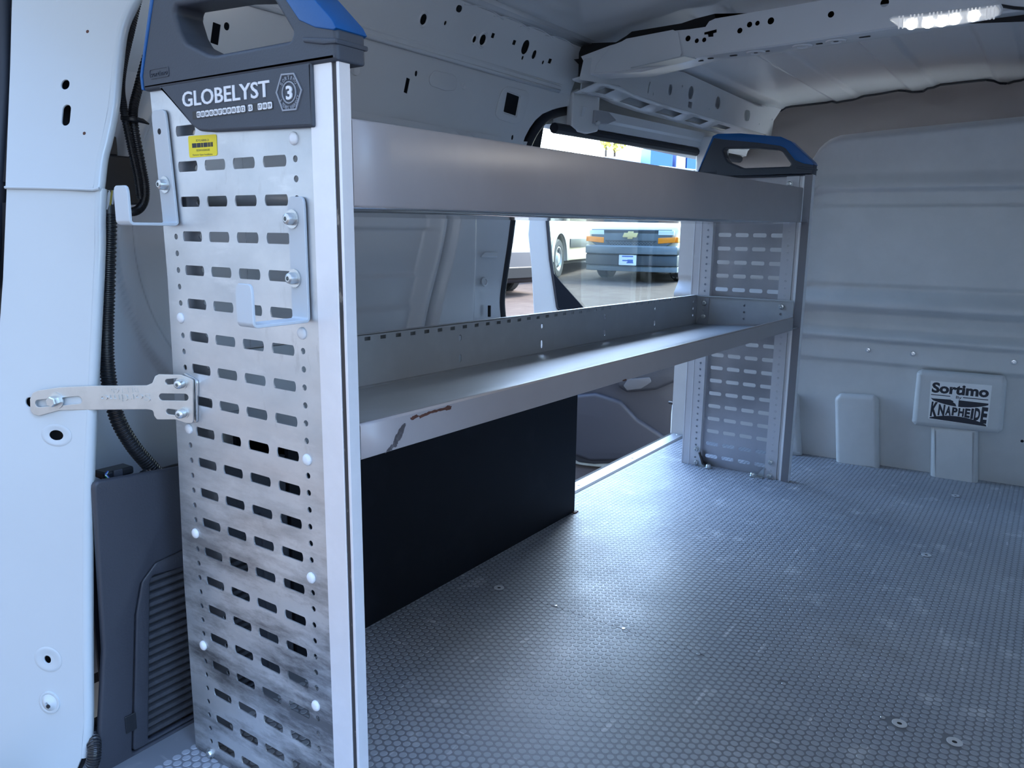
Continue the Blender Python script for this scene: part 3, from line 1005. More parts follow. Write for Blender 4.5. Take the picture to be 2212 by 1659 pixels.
# cab headliner beyond the bulkhead, seen between roof edge and bulkhead top
rim_fit = np.polyfit([q[0] for q in rim], [q[1] for q in rim], 2)
hl = MB()
def hl_pt(x, t):
    y0 = float(np.polyval(rim_fit, max(-0.46, min(0.6, x)))) + 0.05
    z0 = roof_z(x, y0) + 0.012
    left = sstep(-0.25, -0.50, x)
    y = y0 + 0.010 - 0.30 * t * t - 0.02 * t
    z = z0 + 0.002 - 0.27 * t - 0.02 * math.sin(t * 3.14) - 0.25 * sstep(0.8, 1.0, t)
    return (x - 0.02 * t, y, z)
hl.grid(hl_pt, np.linspace(-0.62, 0.92, 60), np.linspace(0, 1, 14))
hlo = hl.build('trim_4', FABRIC, smooth=60)
tag(hlo, 'dark taupe felt headliner edge above the grey bulkhead panel', 'headliner', kind='structure')

# right wall and the rest of the shell (outside the frame; they close the load space)
wr = MB().box(0.90, 0.96, -0.05, 3.0, -0.05, 1.42).build('wall_right', PAINT, smooth=0)
tag(wr, 'right side wall of the load space outside the picture', 'wall', kind='structure')
MB().box(-0.62, 0.96, 2.56, 2.60, -0.30, 1.10).build('cab_side_of_bulkhead', BULK, bulk, smooth=0)

# ------------------------------------------------------------------ rear door pillar (D pillar)
def pillar_plane(p0, p1, back):
    p0, p1 = np.array(p0), np.array(p1)
    return Plane(p0, np.array([0.93, back, 0]), p1 - p0)
PDU = pillar_plane((-0.455, -0.041, 0.9008), (-0.455, 0.0356, 1.1656), 0.42)
PDL = pillar_plane((-0.455, -0.147, 0.0226), (-0.455, -0.043, 0.895), 0.42)
up = PDU.uvs([(222, 412), (16, 405), (20, 300), (26, 150), (30, 0), (32, -60), (322, -60), (296, 0), (270, 60), (258, 150), (250, 230), (236, 300), (226, 340), (219, 395)])
uph = [rrect(*PDU.uv(145, 185), 0.0135, 0.0145, None, 6), rrect(*PDU.uv(147, 251), 0.0135, 0.031, None, 6)]
UPE = [(215, 413), (219, 398), (226, 340), (236, 300), (250, 230), (258, 150), (270, 60), (296, 0), (322, -60)]
LWE = [(186, 1640), (191, 1560), (190, 1400), (190, 1150), (194, 1000), (201, 850), (209, 690), (216, 540), (216, 470), (219, 406)]
R_E = 0.0085
up = [(a - (R_E if (a, b_) in PDU.uvs(UPE) else 0.0), b_) for a, b_ in up]
up = PDU.uvs([(222, 410), (16, 405), (20, 300), (26, 150), (30, 0), (32, -60)])
up[0] = (up[0][0] - R_E, up[0][1])
up += [(a - R_E, b_) for a, b_ in PDU.uvs(UPE[::-1])]
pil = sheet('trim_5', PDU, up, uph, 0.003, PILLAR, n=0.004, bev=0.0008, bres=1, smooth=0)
tag(pil, 'glossy white rear door pillar beside the perforated end panel', 'pillar', kind='structure')
lw = [(a - R_E, b_) for a, b_ in PDL.uvs(LWE[::-1])] + PDL.uvs([(150, 1700), (-40, 1700), (-30, 1100), (-8, 800), (6, 600), (14, 404)])
lwh = [rrect(*PDL.uv(120, 940), 0.027, 0.0155, None, 6, rot=0.12), circ(*PDL.uv(102, 1425), 0.0062, 16), rrect(*PDL.uv(66, 869), 0.018, 0.014, None, 6)]
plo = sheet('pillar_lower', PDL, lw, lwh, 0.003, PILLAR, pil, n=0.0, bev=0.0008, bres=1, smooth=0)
def rolled_edge(pl, pxs, n0, name):
    e = spline([(a, b_, 0) for a, b_ in pl.uvs(pxs)], 40)
    cs_ = [(-R_E, 0.0)] + [(-R_E + R_E * math.sin(t), -R_E + R_E * math.cos(t)) for t in np.linspace(0.2, math.pi / 2, 7)] + [(-0.001, -0.014), (-0.010, -0.022), (-0.04, -0.028)]
    b = MB().grid(lambda i, k: tuple(pl.p(e[i].x + cs_[k][0], e[i].y, n0 + cs_[k][1])), range(40), range(len(cs_)))
    b.build(name, PILLAR, pil, smooth=80)
rolled_edge(PDU, UPE, 0.004, 'pillar_edge')
rolled_edge(PDL, LWE, 0.0, 'pillar_edge')
# the overlap step between the upper and the lower pressing
sq = [PDU.p(u_, v_, 0.0025) for u_, v_ in PDU.uvs([(14, 406), (80, 407), (150, 409), (205, 411), (217, 408)])]
MB().tube([tuple(q) for q in sq], 0.0022, 8).build('pillar_seam', PILLAR, pil)
for pl, px, py, rx, rz in ((PDL, 104, 1424, 0.024, 0.020), (PDL, 122, 940, 0.026, 0.017), (PDU, 145, 185, 0.0, 0.0)):
    if not rx: continue
    u, v = pl.uv(px, py)
    k = 28
    b = MB()
    for f_, n_ in ((1.0, 0.0003), (0.90, 0.0008), (0.80, 0.0009), (0.66, 0.0006), (0.45, 0.0002)):
        b.v += [tuple(pl.p(u + rx * f_ * math.cos(2 * math.pi * i / k), v + rz * f_ * math.sin(2 * math.pi * i / k), n_)) for i in range(k)]
    for j in range(4):
        b.f += [(j * k + i, j * k + (i + 1) % k, (j + 1) * k + (i + 1) % k, (j + 1) * k + i) for i in range(k)]
    b.build('dimple_rim', PILLAR, pil, smooth=80)
u, v = PDL.uv(108, 1517)
MB().lathe(PDL.p(u, v, 0.0), PDL.N, [(0.0175, 0), (0.0175, 0.0015), (0.0145, 0.0022), (0.0135, 0.0016), (0.010, 0.003), (0.007, 0.006), (0.003, 0.0068), (0.0026, 0.004), (0.0001, 0.004)], 24, False).build('pillar_screw', PILLAR, pil, smooth=50)
u, v = PDL.uv(110, 1520)
MB().lathe(PDL.p(u + 0.001, v - 0.001, 0.0058), PDL.N, [(0.0034, 0), (0.0034, 0.0016), (0.0001, 0.0016)], 6, False).build('screw_socket', CAVITY, pil)
for pl, px, py in ((PDU, 189, 68), (PDU, 182, 288)):
    u, v = pl.uv(px, py, 0.004)
    MB().lathe(pl.p(u, v, 0.0038), pl.N, [(0.0028, 0), (0.002, 0.0008), (0.0001, 0.001)], 8, False).build('paint_chip', RUST, pil)
for pl, px, py in ((PDU, 83, 371), (PDU, 150, 376)):
    dimple(pl, px, py, 0.008, 0.5, PILLAR, pil)
# near-black sheets painting shade behind the holes and the return of the pillar into the van
MB().pbox(PDU, -0.20, -0.02, 0.01, 0.28, -0.020, -0.016).build('cavity_shade_back', CAVITY, pil, smooth=0)
MB().pbox(PDL, -0.20, -0.02, 0.01, 0.86, -0.020, -0.016).build('cavity_shade_back', CAVITY, pil, smooth=0)
se = [PDU.p(*PDU.uv(a, b_, -0.02), -0.02) for a, b_ in ((-32, 620), (-20, 500), (-9, 400), (-1, 300), (6, 200), (8, 100), (8, -60))]
MB().tube(spline(se, 24), 0.016, 14).build('door_seal', RUBBER, pil)
MB().pbox(PDL, -0.60, -0.22, -0.2, 0.86, -0.05, -0.03).build('pillar_outer', PILLAR, pil, smooth=0)
# ------------------------------------------------------------------ shelving unit (one bolted thing)
SH = root('shelving_unit', (-0.19, 1.0, 0.0), 'silver aluminium van shelving unit with perforated ends, deep tray and upper rail', 'shelving')
PN = Plane((0, 0, 0), (1, 0, 0), (0, 0, 1))
PF = Plane((0, LF, 0), (1, 0, 0), (0, 0, 1))
PITCH, XP = 0.047, 0.06052

def slot(u, v, w=0.0425, h=0.0138):
    """punched slot: straight long sides, gently bowed short ends, small corner radii"""
    e = [(w / 2 - 0.0010 + 0.0020 * (1 - (2 * t / h) ** 2), t) for t in np.linspace(-h / 2, h / 2, 5)]
    pts = [(float(x), float(y)) for x, y in e] + [(-float(x), float(y)) for x, y in e[::-1]]
    return roundpoly([(u + x, v + y) for x, y in pts], [0.0026, 0.004, 0.004, 0.004, 0.0026] * 2, 3)

# near end panel
caps_l = [PN.uv(391, 687), PN.uv(409, 926), PN.uv(423, 1152), PN.uv(440, 1394)]
caps_r = [PN.uv(635, 299), PN.uv(653, 720), PN.uv(664, 993), PN.uv(673, 1248), PN.uv(683, 1524)]
holes = []
z2 = 0.92437
nrows = 0
for r_ in range(1, 22):
    z = z2 - (r_ - 2) * PITCH
    if z < 0.012: break
    for c in range(4):
        x = -0.3037 + c * XP
        if r_ == 1 and c > 0: continue
        holes.append(slot(x, z))
def near_any(u, v, lst):
    return any(abs(u - a) < 0.013 and abs(v - b) < 0.013 for a, b in lst)
hr0 = PN.uv(638, 343)
zz = hr0[1]
while zz > 0.03:
    if not near_any(hr0[0], zz, caps_r): holes.append(circ(hr0[0], zz, 0.0042, 12))
    zz -= PITCH / 2
hl0 = PN.uv(379, 511)
zz = hl0[1]
while zz > 0.03:
    xl = -0.3425
    if not near_any(xl, zz, caps_l): holes.append(circ(xl, zz, 0.0042, 12))
    zz -= PITCH / 2
left = [(-0.387, 0.001), (-0.3865, 0.10), (-0.386, 0.30), (-0.378, 0.49), (-0.3744, 0.62), (-0.371, 0.77), (-0.3735, 0.90), (-0.379, 0.99), (-0.381, 1.030)]
ep = sheet('end_panel', PN, left + [(-0.046, 1.031), (-0.046, 0.001)], holes, 0.0018, ALU, SH, n=0.0)
tag(ep, 'scuffed perforated aluminium end panel at the rear')
for q in caps_l + caps_r:
    MB().lathe(PN.p(q[0], q[1], 0.0), PN.N, [(0.0078, 0), (0.0078, 0.0012), (0.0066, 0.0030), (0.003, 0.0038), (0.0001, 0.0039)], 18, False).build('rivet_cap', WHITEP, ep, smooth=70)
screw('panel_bolt', PN.p(*PN.uv(455, 1627), 0.0), PN.N, 0.0062, ep, ZINC, washer=0.0085)
# inner flange behind the wall-side column of slots, with its own holes
fh = [circ(-0.318, z2 - k * PITCH / 2, 0.0042, 10) for k in range(-3, 39)]
sheet('inner_flange', PN, [(-0.386, 0.01), (-0.305, 0.01), (-0.305, 1.02), (-0.379, 1.02), (-0.371, 0.77), (-0.380, 0.45)], fh, 0.0018, ALUF, SH, n=-0.022)
# the front post profile of the near end: face, groove with worn seal, edge lip
post = MB().prism([(-0.0495, -0.004), (-0.012, -0.004), (-0.012, 0.006), (-0.0045, 0.006), (-0.0045, -0.004), (0.0, -0.004), (0.0, 0.014), (-0.0495, 0.014)], 'z', 0.0, 1.031)
post = post.build('front_post', ALUP, SH, smooth=20, bevel=0.0007, segs=1)
MB().box(-0.0119, -0.0046, -0.0022, 0.0055, 0.002, 1.030).build('edge_strip', SEALBR, post, smooth=0)

# far end panel: seen from its aisle face, flanges proud of the sheet
holes = []
for k in range(-2, 19):
    z = 0.83674 - k * PITCH
    if z < 0.02: continue
    for c in range(4):
        x = -0.28458 + c * XP * 1.004
        holes.append(rrect(x, z, 0.0455, 0.0135, 0.0055, 4))
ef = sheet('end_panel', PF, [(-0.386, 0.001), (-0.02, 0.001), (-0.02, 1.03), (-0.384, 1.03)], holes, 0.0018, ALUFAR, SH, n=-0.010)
tag(ef, 'perforated aluminium end panel beside the bulkhead')
ALUS = mat('pale grey aluminium flange', (0.56, 0.57, 0.61), 0.42, 0.35)
POSTD = mat('dark grey post face', (0.21, 0.21, 0.235), 0.42, 0.3)
def flange(u0, u1, hx, side):
    hs = [circ(hx, 0.030 + k * PITCH / 2, 0.0038, 10) for k in range(0, 42)]
    blind = side < -0.05 and u0 > -0.2
    f_ = sheet('flange_strip', PF, [(u0, 0.0), (u1, 0.0), (u1, 1.03), (u0, 1.03)], [] if blind else hs, 0.002, ALUS, SH, n=0.010)
    if blind:
        db = MB()
        for k in range(0, 42):
            db.lathe(PF.p(hx, 0.030 + k * PITCH / 2, 0.0100), PF.N, [(0.0042, 0), (0.0036, 0.0008), (0.0026, 0.0008), (0.0022, 0.0001), (0.0001, 0.0001)], 10, False)
        db.build('flange_dimples', ALUS, f_)['kind'] = 'stuff'
    MB().pbox(PF, side - 0.001, side + 0.001, 0.0, 1.03, -0.010, 0.009).build('flange_side', ALUP, f_, smooth=0)
    return f_
flL = flange(-0.3905, -0.320, -0.3375, -0.321)
flR = flange(-0.0815, -0.040, -0.0605, -0.0805)
for u_ in (-0.362, -0.388):
    MB().pbox(PF, u_ - 0.001, u_ + 0.001, 0.001, 1.029, 0.010, 0.0112).build('flange_ridge', ALUP, flL, smooth=0)
prf = MB().prism([(-0.041, LF - 0.004), (-0.030, LF - 0.004), (-0.030, LF - 0.012), (-0.0235, LF - 0.012), (-0.0235, LF - 0.006), (-0.0215, LF - 0.006), (-0.0215, LF - 0.018), (0.003, LF - 0.018), (0.003, LF + 0.014), (-0.041, LF + 0.014)], 'z', 0.0, 1.031)
prf = prf.build('front_post', ALUP, SH, smooth=20, bevel=0.0008, segs=1)
MB().box(-0.0213, 0.0029, LF - 0.0192, LF - 0.0181, 0.001, 1.030).build('post_cover', POSTD, prf, smooth=0)
# feet brackets and their bolts
for q in ((222, 1280), (222, 1378)):
    u, v = PF.uv(1440 + q[0] * 320 / 1106, 600 + q[1] * 320 / 1106, 0.01)
    screw('flange_bolt', PF.p(u, v, 0.010), PF.N, 0.0085, flL, ZINC, washer=0.0105)
for q in ((775, 1378), (768, 1478)):
    u, v = PF.uv(1440 + q[0] * 320 / 1106, 600 + q[1] * 320 / 1106, 0.01)
    screw('flange_bolt', PF.p(u, v, 0.010), PF.N, 0.0085, flR, ZINC, washer=0.0105)
b = MB()
b.box(-0.318, -0.270, LF - 0.030, LF - 0.012, 0.0, 0.003)
b.prism([(-0.321, 0.0), (-0.300, 0.0), (-0.321, 0.055)], 'y', LF - 0.013, LF - 0.010)
fb = b.build('foot_bracket', ZINC, SH, smooth=0)
b2 = MB().tube([(-0.320, LF - 0.016, 0.052), (-0.304, LF - 0.018, 0.012), (-0.286, LF - 0.02, 0.006)], 0.0045, 8).build('foot_brace', BLACKP, fb)
screw('foot_bolt', (-0.282, LF - 0.021, 0.003), (0, 0, 1), 0.009, fb, ZINC, h=0.011, washer=0.013)
b = MB()
b.box(-0.130, -0.082, LF - 0.032, LF - 0.012, 0.0, 0.003)
b.prism([(-0.083, 0.0), (-0.110, 0.0), (-0.083, 0.038)], 'y', LF - 0.013, LF - 0.010)
fb = b.build('foot_bracket', ZINC, SH, smooth=0)
screw('foot_bolt', (-0.118, LF - 0.022, 0.003), (0, 0, 1), 0.010, fb, ZINC, h=0.011, washer=0.014)

# plastic handle caps
def handle(pl, n0, near):
    """n0: offset of the mid plane of the cap along the plane normal"""
    T = 0.046
    outer = [(-0.3835, 1.0275), (-0.3845, 1.048), (-0.3725, 1.078), (-0.336, 1.166), (-0.320, 1.1715), (-0.243, 1.1685), (-0.108, 1.1500), (-0.076, 1.1345), (-0.004, 1.068), (0.003, 1.060), (0.003, 1.0275)]
    hole = [(-0.294, 1.1255), (-0.186, 1.1205), (-0.112, 1.1110), (-0.100, 1.104), (-0.069, 1.0655), (-0.074, 1.0575), (-0.218, 1.0575), (-0.232, 1.0600), (-0.278, 1.079), (-0.290, 1.094), (-0.300, 1.118)]
    o_ = roundpoly(outer, [0.004, 0.008, 0.02, 0.012, 0.012, 0.05, 0.03, 0.02, 0.006, 0.006, 0.003], 4)
    h_ = roundpoly(hole, [0.006, 0.04, 0.012, 0.012, 0.006, 0.006, 0.02, 0.02, 0.02, 0.012, 0.01], 3)
    hd = sheet('handle_cap', pl, o_, [h_], T, GREYP, SH, n=n0 + T / 2, bev=0.006, bres=4, smooth=70, wn=True)
    # blue shell over the top and ends
    top_o = [(-0.3852, 1.0290), (-0.3862, 1.048), (-0.3742, 1.0785), (-0.3378, 1.167), (-0.321, 1.1735), (-0.243, 1.1705), (-0.107, 1.1520), (-0.0745, 1.1362), (-0.002, 1.0705), (0.0042, 1.0610)]
    top_i = [(0.000, 1.0590), (-0.030, 1.0655), (-0.056, 1.0765), (-0.090, 1.1150), (-0.108, 1.1235), (-0.180, 1.1370), (-0.300, 1.1535), (-0.333, 1.160), (-0.3700, 1.077), (-0.3822, 1.047), (-0.3815, 1.0290)]
    bl = sheet('blue_grip', pl, top_o + top_i, [], T + 0.003, BLUEP, hd, n=n0 + T / 2 + 0.0015, bev=0.0015, bres=2, smooth=50)
    # moulded rib below the blue nose
    q = [(-0.052, 1.058), (-0.02, 1.0535), (0.005, 1.050), (0.005, 1.0445), (-0.018, 1.046), (-0.050, 1.052)]
    sheet('moulded_rib', pl, roundpoly(q, 0.002, 2), [], T + 0.004, GREYP, hd, n=n0 + T / 2 + 0.002, bev=0.002)
    return hd
hn = handle(PN, -0.014, True)
tag(hn, 'dark grey plastic handle cap with blue edge and white lettering')
hf = handle(PF, -0.004, False)
tag(hf, 'dark grey plastic handle cap with blue edge at the far end')
# raised maker's plaque moulded into each cap, lower left corner
for pl, n_, hd in ((PN, 0.0092, hn), (PF, 0.0192, hf)):
    fr = sheet('moulded_plaque', pl, rrect(-0.341, 1.0475, 0.046, 0.013, 0.003), [rrect(-0.341, 1.0475, 0.043, 0.0105, 0.003)], 0.0008, GREYP, hd, n=n_ + 0.0006)
    text('embossed_lettering', 'sortimo', pl, -0.360, 1.0440, 0.0066, GREYP, hd, w=0.038, n=n_, depth=0.0009)

# badge plate hanging below the near handle
bp_ = sheet('badge_plate', PN, roundpoly([(-0.349, 1.0315), (-0.041, 1.0315), (-0.041, 0.9590), (-0.235, 0.9650), (-0.262, 0.9675), (-0.278, 0.9755)], [0.002, 0.002, 0.003, 0.02, 0.02, 0.012], 4), [], 0.010, GREYP, hn, n=0.008, bev=0.0035, bres=3, smooth=60, wn=True)
NB = 0.008
u0, v0 = PN.uv(397, 231, NB)
u1, v1 = PN.uv(571, 209.5, NB)
rot_ = math.atan2(v1 - v0, u1 - u0)
hcap = PN.uv(402, 197, NB)[1] - PN.uv(402, 231, NB)[1]
u2 = PN.uv(583, 170, NB)[0]
text('lettering', 'GLOBELYST', PN, u0 - 0.001, v0, hcap * 0.98, WHITEP, bp_, w=(u2 - u0) * 1.0, n=NB, depth=0.0012, bold=0.012, rot=rot_)
# row of numbered tabs
a0 = PN.uv(420, 249, NB); a1 = PN.uv(586, 227.5, NB)
tv = np.array(a1) - np.array(a0)
tl = np.linalg.norm(tv); td = tv / tl; tr = math.atan2(tv[1], tv[0])
codes = [None, '02', '03', '04', '05', '06', '07', '08', '09', '10', '11', '12', '', '15', None, '17', '18', '19']
widths = [1.0] * 12 + [0.55] + [1.0] * 5
tot = sum(widths)
cells = []
acc = 0
for c_, w_ in zip(codes, widths):
    cells.append((c_, (acc + w_ / 2) / tot * (tl + 0.006) - 0.003, w_ / tot * (tl + 0.006)))
    acc += w_
for lo_, hi_ in ((0, 12), (13, 18)):
    c0 = cells[lo_][1] - cells[lo_][2] / 2; c1 = cells[hi_ - 1][1] + cells[hi_ - 1][2] / 2
    mid = np.array(a0) + td * (c0 + c1) / 2
    sheet('tab_recess', PN, rrect(mid[0], mid[1], c1 - c0 + 0.001, 0.0098, 0.0008, rot=tr), [], 0.0004, BLACKP, bp_, n=NB + 0.0004)
for c_, s_, w_ in cells:
    if not c_: continue
    q = np.array(a0) + td * s_
    tb = sheet('number_tab', PN, rrect(q[0], q[1], w_ * 0.84, 0.0078, 0.0016, rot=tr), [], 0.0012, WHITEP, bp_, n=NB + 0.0014)
    text('tab_number', c_, PN, q[0] - td[1] * -0.0022, q[1] - 0.0022, 0.0044, INK, tb, w=w_ * 0.60, n=NB + 0.0014, depth=0.0002, align='CENTER', rot=tr, bold=0.01)
# hexagonal warranty badge
GREYM = mat('raised pale grey plastic', (0.30, 0.33, 0.38), 0.4)
z5 = 320 / 2212
hexp = [PN.uv(380 + x * z5, 120 + y * z5, NB) for x, y in ((1580, 275), (1768, 258), (1890, 515), (1805, 815), (1600, 835), (1500, 555))]
cx = sum(q[0] for q in hexp) / 6; cz = sum(q[1] for q in hexp) / 6
hin = [(cx + (q[0] - cx) * 0.91, cz + (q[1] - cz) * 0.91) for q in hexp]
bdg = sheet('warranty_badge', PN, hexp, [hin], 0.0016, GREYM, bp_, n=NB + 0.0012)
cc = PN.uv(380 + 1695 * z5, 120 + 552 * z5, NB)
ru = abs(PN.uv(380 + 1800 * z5, 120 + 552 * z5, NB)[0] - cc[0]); rv = abs(PN.uv(380 + 1695 * z5, 120 + 385 * z5, NB)[1] - cc[1])
rr_ = (ru + rv) / 2
sheet('badge_ring', PN, circ(cc[0], cc[1], rr_ * 1.02, 36), [circ(cc[0], cc[1], rr_ * 0.90, 36)], 0.0014, GREYM, bdg, n=NB + 0.0011)
text('badge_number', '3', PN, cc[0] + 0.0005, cc[1] - rr_ * 0.60, rr_ * 1.22, WHITEP, bdg, w=rr_ * 0.86, n=NB, depth=0.0016, bold=0.03, align='CENTER')
for s_, a_from, a_to, flipt in (('SORTIMO', 150, 28, False), ('& YEARS WARRANTY', 203, 346, True)):
    n_ = len(s_)
    for i, ch in enumerate(s_):
        if ch == ' ': continue
        a = math.radians(a_from + (a_to - a_from) * (i + 0.5) / n_)
        r_t = rr_ * (1.12 if not flipt else 1.50)
        wch = rr_ * (0.26 if not flipt else 0.20)
        text('badge_lettering', ch, PN, cc[0] + r_t * math.cos(a), cc[1] + r_t * 1.05 * math.sin(a), rr_ * 0.36, GREYM, bdg, w=wch if ch not in 'I' else wch * 0.4, n=NB, depth=0.0011, align='CENTER', rot=a - math.pi / 2 if not flipt else a + math.pi / 2, bold=0.01)

# tray (middle shelf): it leans a little down towards the bulkhead
def zt(y, za, zb): return za + (zb - za) * y / 1.93
XB = -0.36
LIP0, LIP1 = 0.004, 1.995
tr_top = lambda y: zt(y, 0.6045, 0.5790)
lip_bot = lambda y: zt(y, 0.5590, 0.5365)
bk_bot = lambda y: zt(y, 0.5545, 0.5225)
bk_top = lambda y: zt(y, 0.6560, 0.6275)
PT = Plane((XB, 0, 0), (0, 1, 0), (0, 0, 1))
# back lip with punched square and oval holes
hs = []
z6 = 760 / 2212
for x_, y_ in ((215, 878), (314, 866), (410, 855), (501, 844), (588, 833), (671, 823), (751, 813), (827, 803), (902, 793), (972, 784), (1040, 776), (1105, 768), (1169, 760), (1229, 751), (1288, 744), (1345, 737), (1400, 730), (1453, 722), (1505, 715), (1554, 710), (1602, 703), (1648, 697), (1693, 691), (1737, 685), (1780, 679), (1822, 673), (1862, 668), (1902, 662), (1940, 657), (1977, 652), (2013, 647), (2048, 641), (2083, 636), (2116, 631), (2149, 628)):
    u, v = PT.uv(720 + x_ * z6, 430 + y_ * z6)
    hs.append(rrect(u, v, 0.0155, 0.0072, 0.0006))
for x_, y_, h_ in ((798, 873, 0.014), (798, 1002, 0.018), (1313, 797, 0.014), (1311, 911, 0.020), (1709, 738, 0.014), (1706, 838, 0.018), (2024, 689, 0.012), (2019, 780, 0.016)):
    u, v = PT.uv(720 + x_ * z6, 430 + y_ * z6)
    hs.append(rrect(u, v, 0.0095, h_, None, 5))
for k in range(3):
    hs.append(circ(1.985, 0.605 - k * 0.024, 0.0045, 10))
MB().grid(lambda y, j: (XB - (0.0, 0.016, 0.016)[j], y, bk_top(y) - (0.0005, 0.0005, 0.030)[j]), [0.016, 1.0, 2.02], range(3)).build('lip_return', TRAY, SH, solid=0.0012)
tray = sheet('shelf_tray', PT, [(0.016, bk_bot(0) - 0.002), (1.0, bk_bot(1.0) - 0.002), (2.02, bk_bot(2.02) - 0.002), (2.02, bk_top(2.02)), (1.0, bk_top(1.0)), (0.016, bk_top(0))], hs, 0.0018, TRAY, SH, n=0.0)
tag(tray, 'grey metal tray with square holes along its back lip')
b = MB()
fl_z = lambda y, x: bk_bot(y) + (lip_bot(y) + 0.002 - bk_bot(y)) * (x - XB) / -XB
cs = lambda y: [(XB - 0.0005, fl_z(y, XB) + 0.004), (XB + 0.004, fl_z(y, XB) + 0.0005), (-0.18, fl_z(y, -0.18)), (-0.0018, fl_z(y, 0))]
yy = np.linspace(0.0145, LIP1 - 0.06, 20)
tt = b.grid(lambda y, j: (cs(y)[j][0], y, cs(y)[j][1]), list(yy) + [2.02], range(4)).build('tray_floor', TRAYT, tray, smooth=20, solid=0.0012)
lp = MB()
ls = lambda y: [(-0.0085, tr_top(y) - 0.011), (-0.0085, tr_top(y) - 0.0018), (-0.0065, tr_top(y) + 0.0006), (-0.0015, tr_top(y) + 0.0006), (0.001, tr_top(y) - 0.0022), (0.001, lip_bot(y) + 0.001), (-0.001, lip_bot(y))]
front = lp.grid(lambda y, j: (ls(y)[j][0], y, ls(y)[j][1]), np.linspace(0.0145, 1.932, 30), range(7)).build('front_lip', VAL, tray, smooth=40, solid=-0.0016)
tag(front, 'grey front lip with a brown scrape')
LPP = Plane((0.001, 0, 0), (0, 1, 0), (0, 0, 1))
def patch(name, pxs, m_, parent, n=0.0004, jag=0.0, seed=1):
    rnd = random.Random(seed)
    pts = LPP.uvs(pxs)
    out_ = []
    for (a, b_), (c, d) in zip(pts, pts[1:] + pts[:1]):
        for k in range(6):
            t = k / 6
            out_.append((a + (c - a) * t + rnd.uniform(-jag, jag), b_ + (d - b_) * t + rnd.uniform(-jag, jag)))
    return sheet(name, LPP, out_, [], 0.0003, m_, parent, n=n)
patch('paint_scrape', [(886, 903), (898, 895), (905, 898), (925, 889), (962, 880), (966, 876), (975, 877), (973, 885), (955, 887), (930, 893), (908, 904), (905, 899), (890, 908)], RUST, front, jag=0.0008)
patch('rubbed_mark', [(846, 972), (848, 955), (862, 925), (876, 914), (874, 925), (866, 945), (858, 960)], SMEAR, front, jag=0.0015, seed=3)
patch('rubbed_mark', [(832, 978), (846, 958), (846, 972)], SMEAR, front, jag=0.001, seed=4)
patch('paint_scrape', [(1344, 822), (1352, 818), (1354, 821), (1348, 824)], RUST, front, jag=0.0005, seed=5)
# end plate of the tray at the far end, with screws
PE = Plane((0, 2.018, 0), (1, 0, 0), (0, 0, 1))
eh = []
for q in ((580, 208), (578, 258), (575, 308), (279, 240), (277, 338), (851, 273)):
    u, v = PE.uv(1440 + q[0] * q8 if False else 1440 + q[0] * 320 / 1106, 600 + q[1] * 320 / 1106)
    eh.append(circ(u, v, 0.0042, 10))
epl = sheet('tray_end_plate', PE, [(XB, bk_bot(2.02)), (-0.024, tr_top(2.02) - 0.03), (-0.024, bk_top(2.0) - 0.004), (XB, bk_top(2.0))], eh, 0.0018, TRAY, tray, n=0.0)
MB().pbox(PE, XB, -0.024, bk_top(2.0) - 0.0045, bk_top(2.0) - 0.0005, 0.0, 0.006).build('plate_edge', TRAY, epl, smooth=0)
for q, r_ in (((283, 188), 0.0095), ((277, 288), 0.0095), ((857, 215), 0.0095)):
    u, v = PE.uv(1440 + q[0] * 320 / 1106, 600 + q[1] * 320 / 1106)
    screw('plate_screw', PE.p(u, v, 0.0), PE.N, r_, epl, ZINC, h=0.007)
sheet('corner_bracket', PE, [(XB + 0.002, bk_bot(2.02) + 0.004), (XB + 0.045, bk_bot(2.02) + 0.006), (XB + 0.045, 0.618), (XB + 0.030, 0.618), (XB + 0.030, 0.560), (XB + 0.010, 0.545)], [], 0.002, ALUF, epl, n=0.003)

# upper shelf: deep front rail and glossy underside
vt = lambda y: zt(y, 0.9690, 0.9850)
vb = lambda y: zt(y, 0.8685, 0.8795)
vs_ = lambda y: [(-0.012, vt(y) - 0.002), (-0.008, vt(y) + 0.0005), (-0.0015, vt(y) - 0.0005), (0.0005, vt(y) - 0.003), (0.0005, vb(y) + 0.003), (-0.0015, vb(y) + 0.0003), (-0.005, vb(y))]
v_ = MB().grid(lambda y, j: (vs_(y)[j][0], y, vs_(y)[j][1]), np.linspace(0.0145, 1.931, 30), range(7)).build('upper_rail', VAL, SH, smooth=40, solid=-0.0016)
tag(v_, 'broad warm grey front rail of the upper shelf')
UND = mat('glossy shelf underside', (0.45, 0.48, 0.50), 0.10, 0.75)
MB().grid(lambda y, j: (-0.004 - 0.352 * j, y, vb(y) + 0.001 - 0.006 * j), np.linspace(0.0145, 2.02, 12), range(2)).build('upper_shelf_base', UND, SH, solid=0.0015)
MB().grid(lambda y, j: (-0.3565, y, vb(y) - 0.005 + 0.045 * j), np.linspace(0.0145, 2.02, 12), range(2)).build('upper_back_lip', TRAY, SH, solid=0.0015)
screw('panel_bolt', PF.p(*PF.uv(1706, 397, 0.01), 0.010), PF.N, 0.0085, flR, ZINC, washer=0.0105)

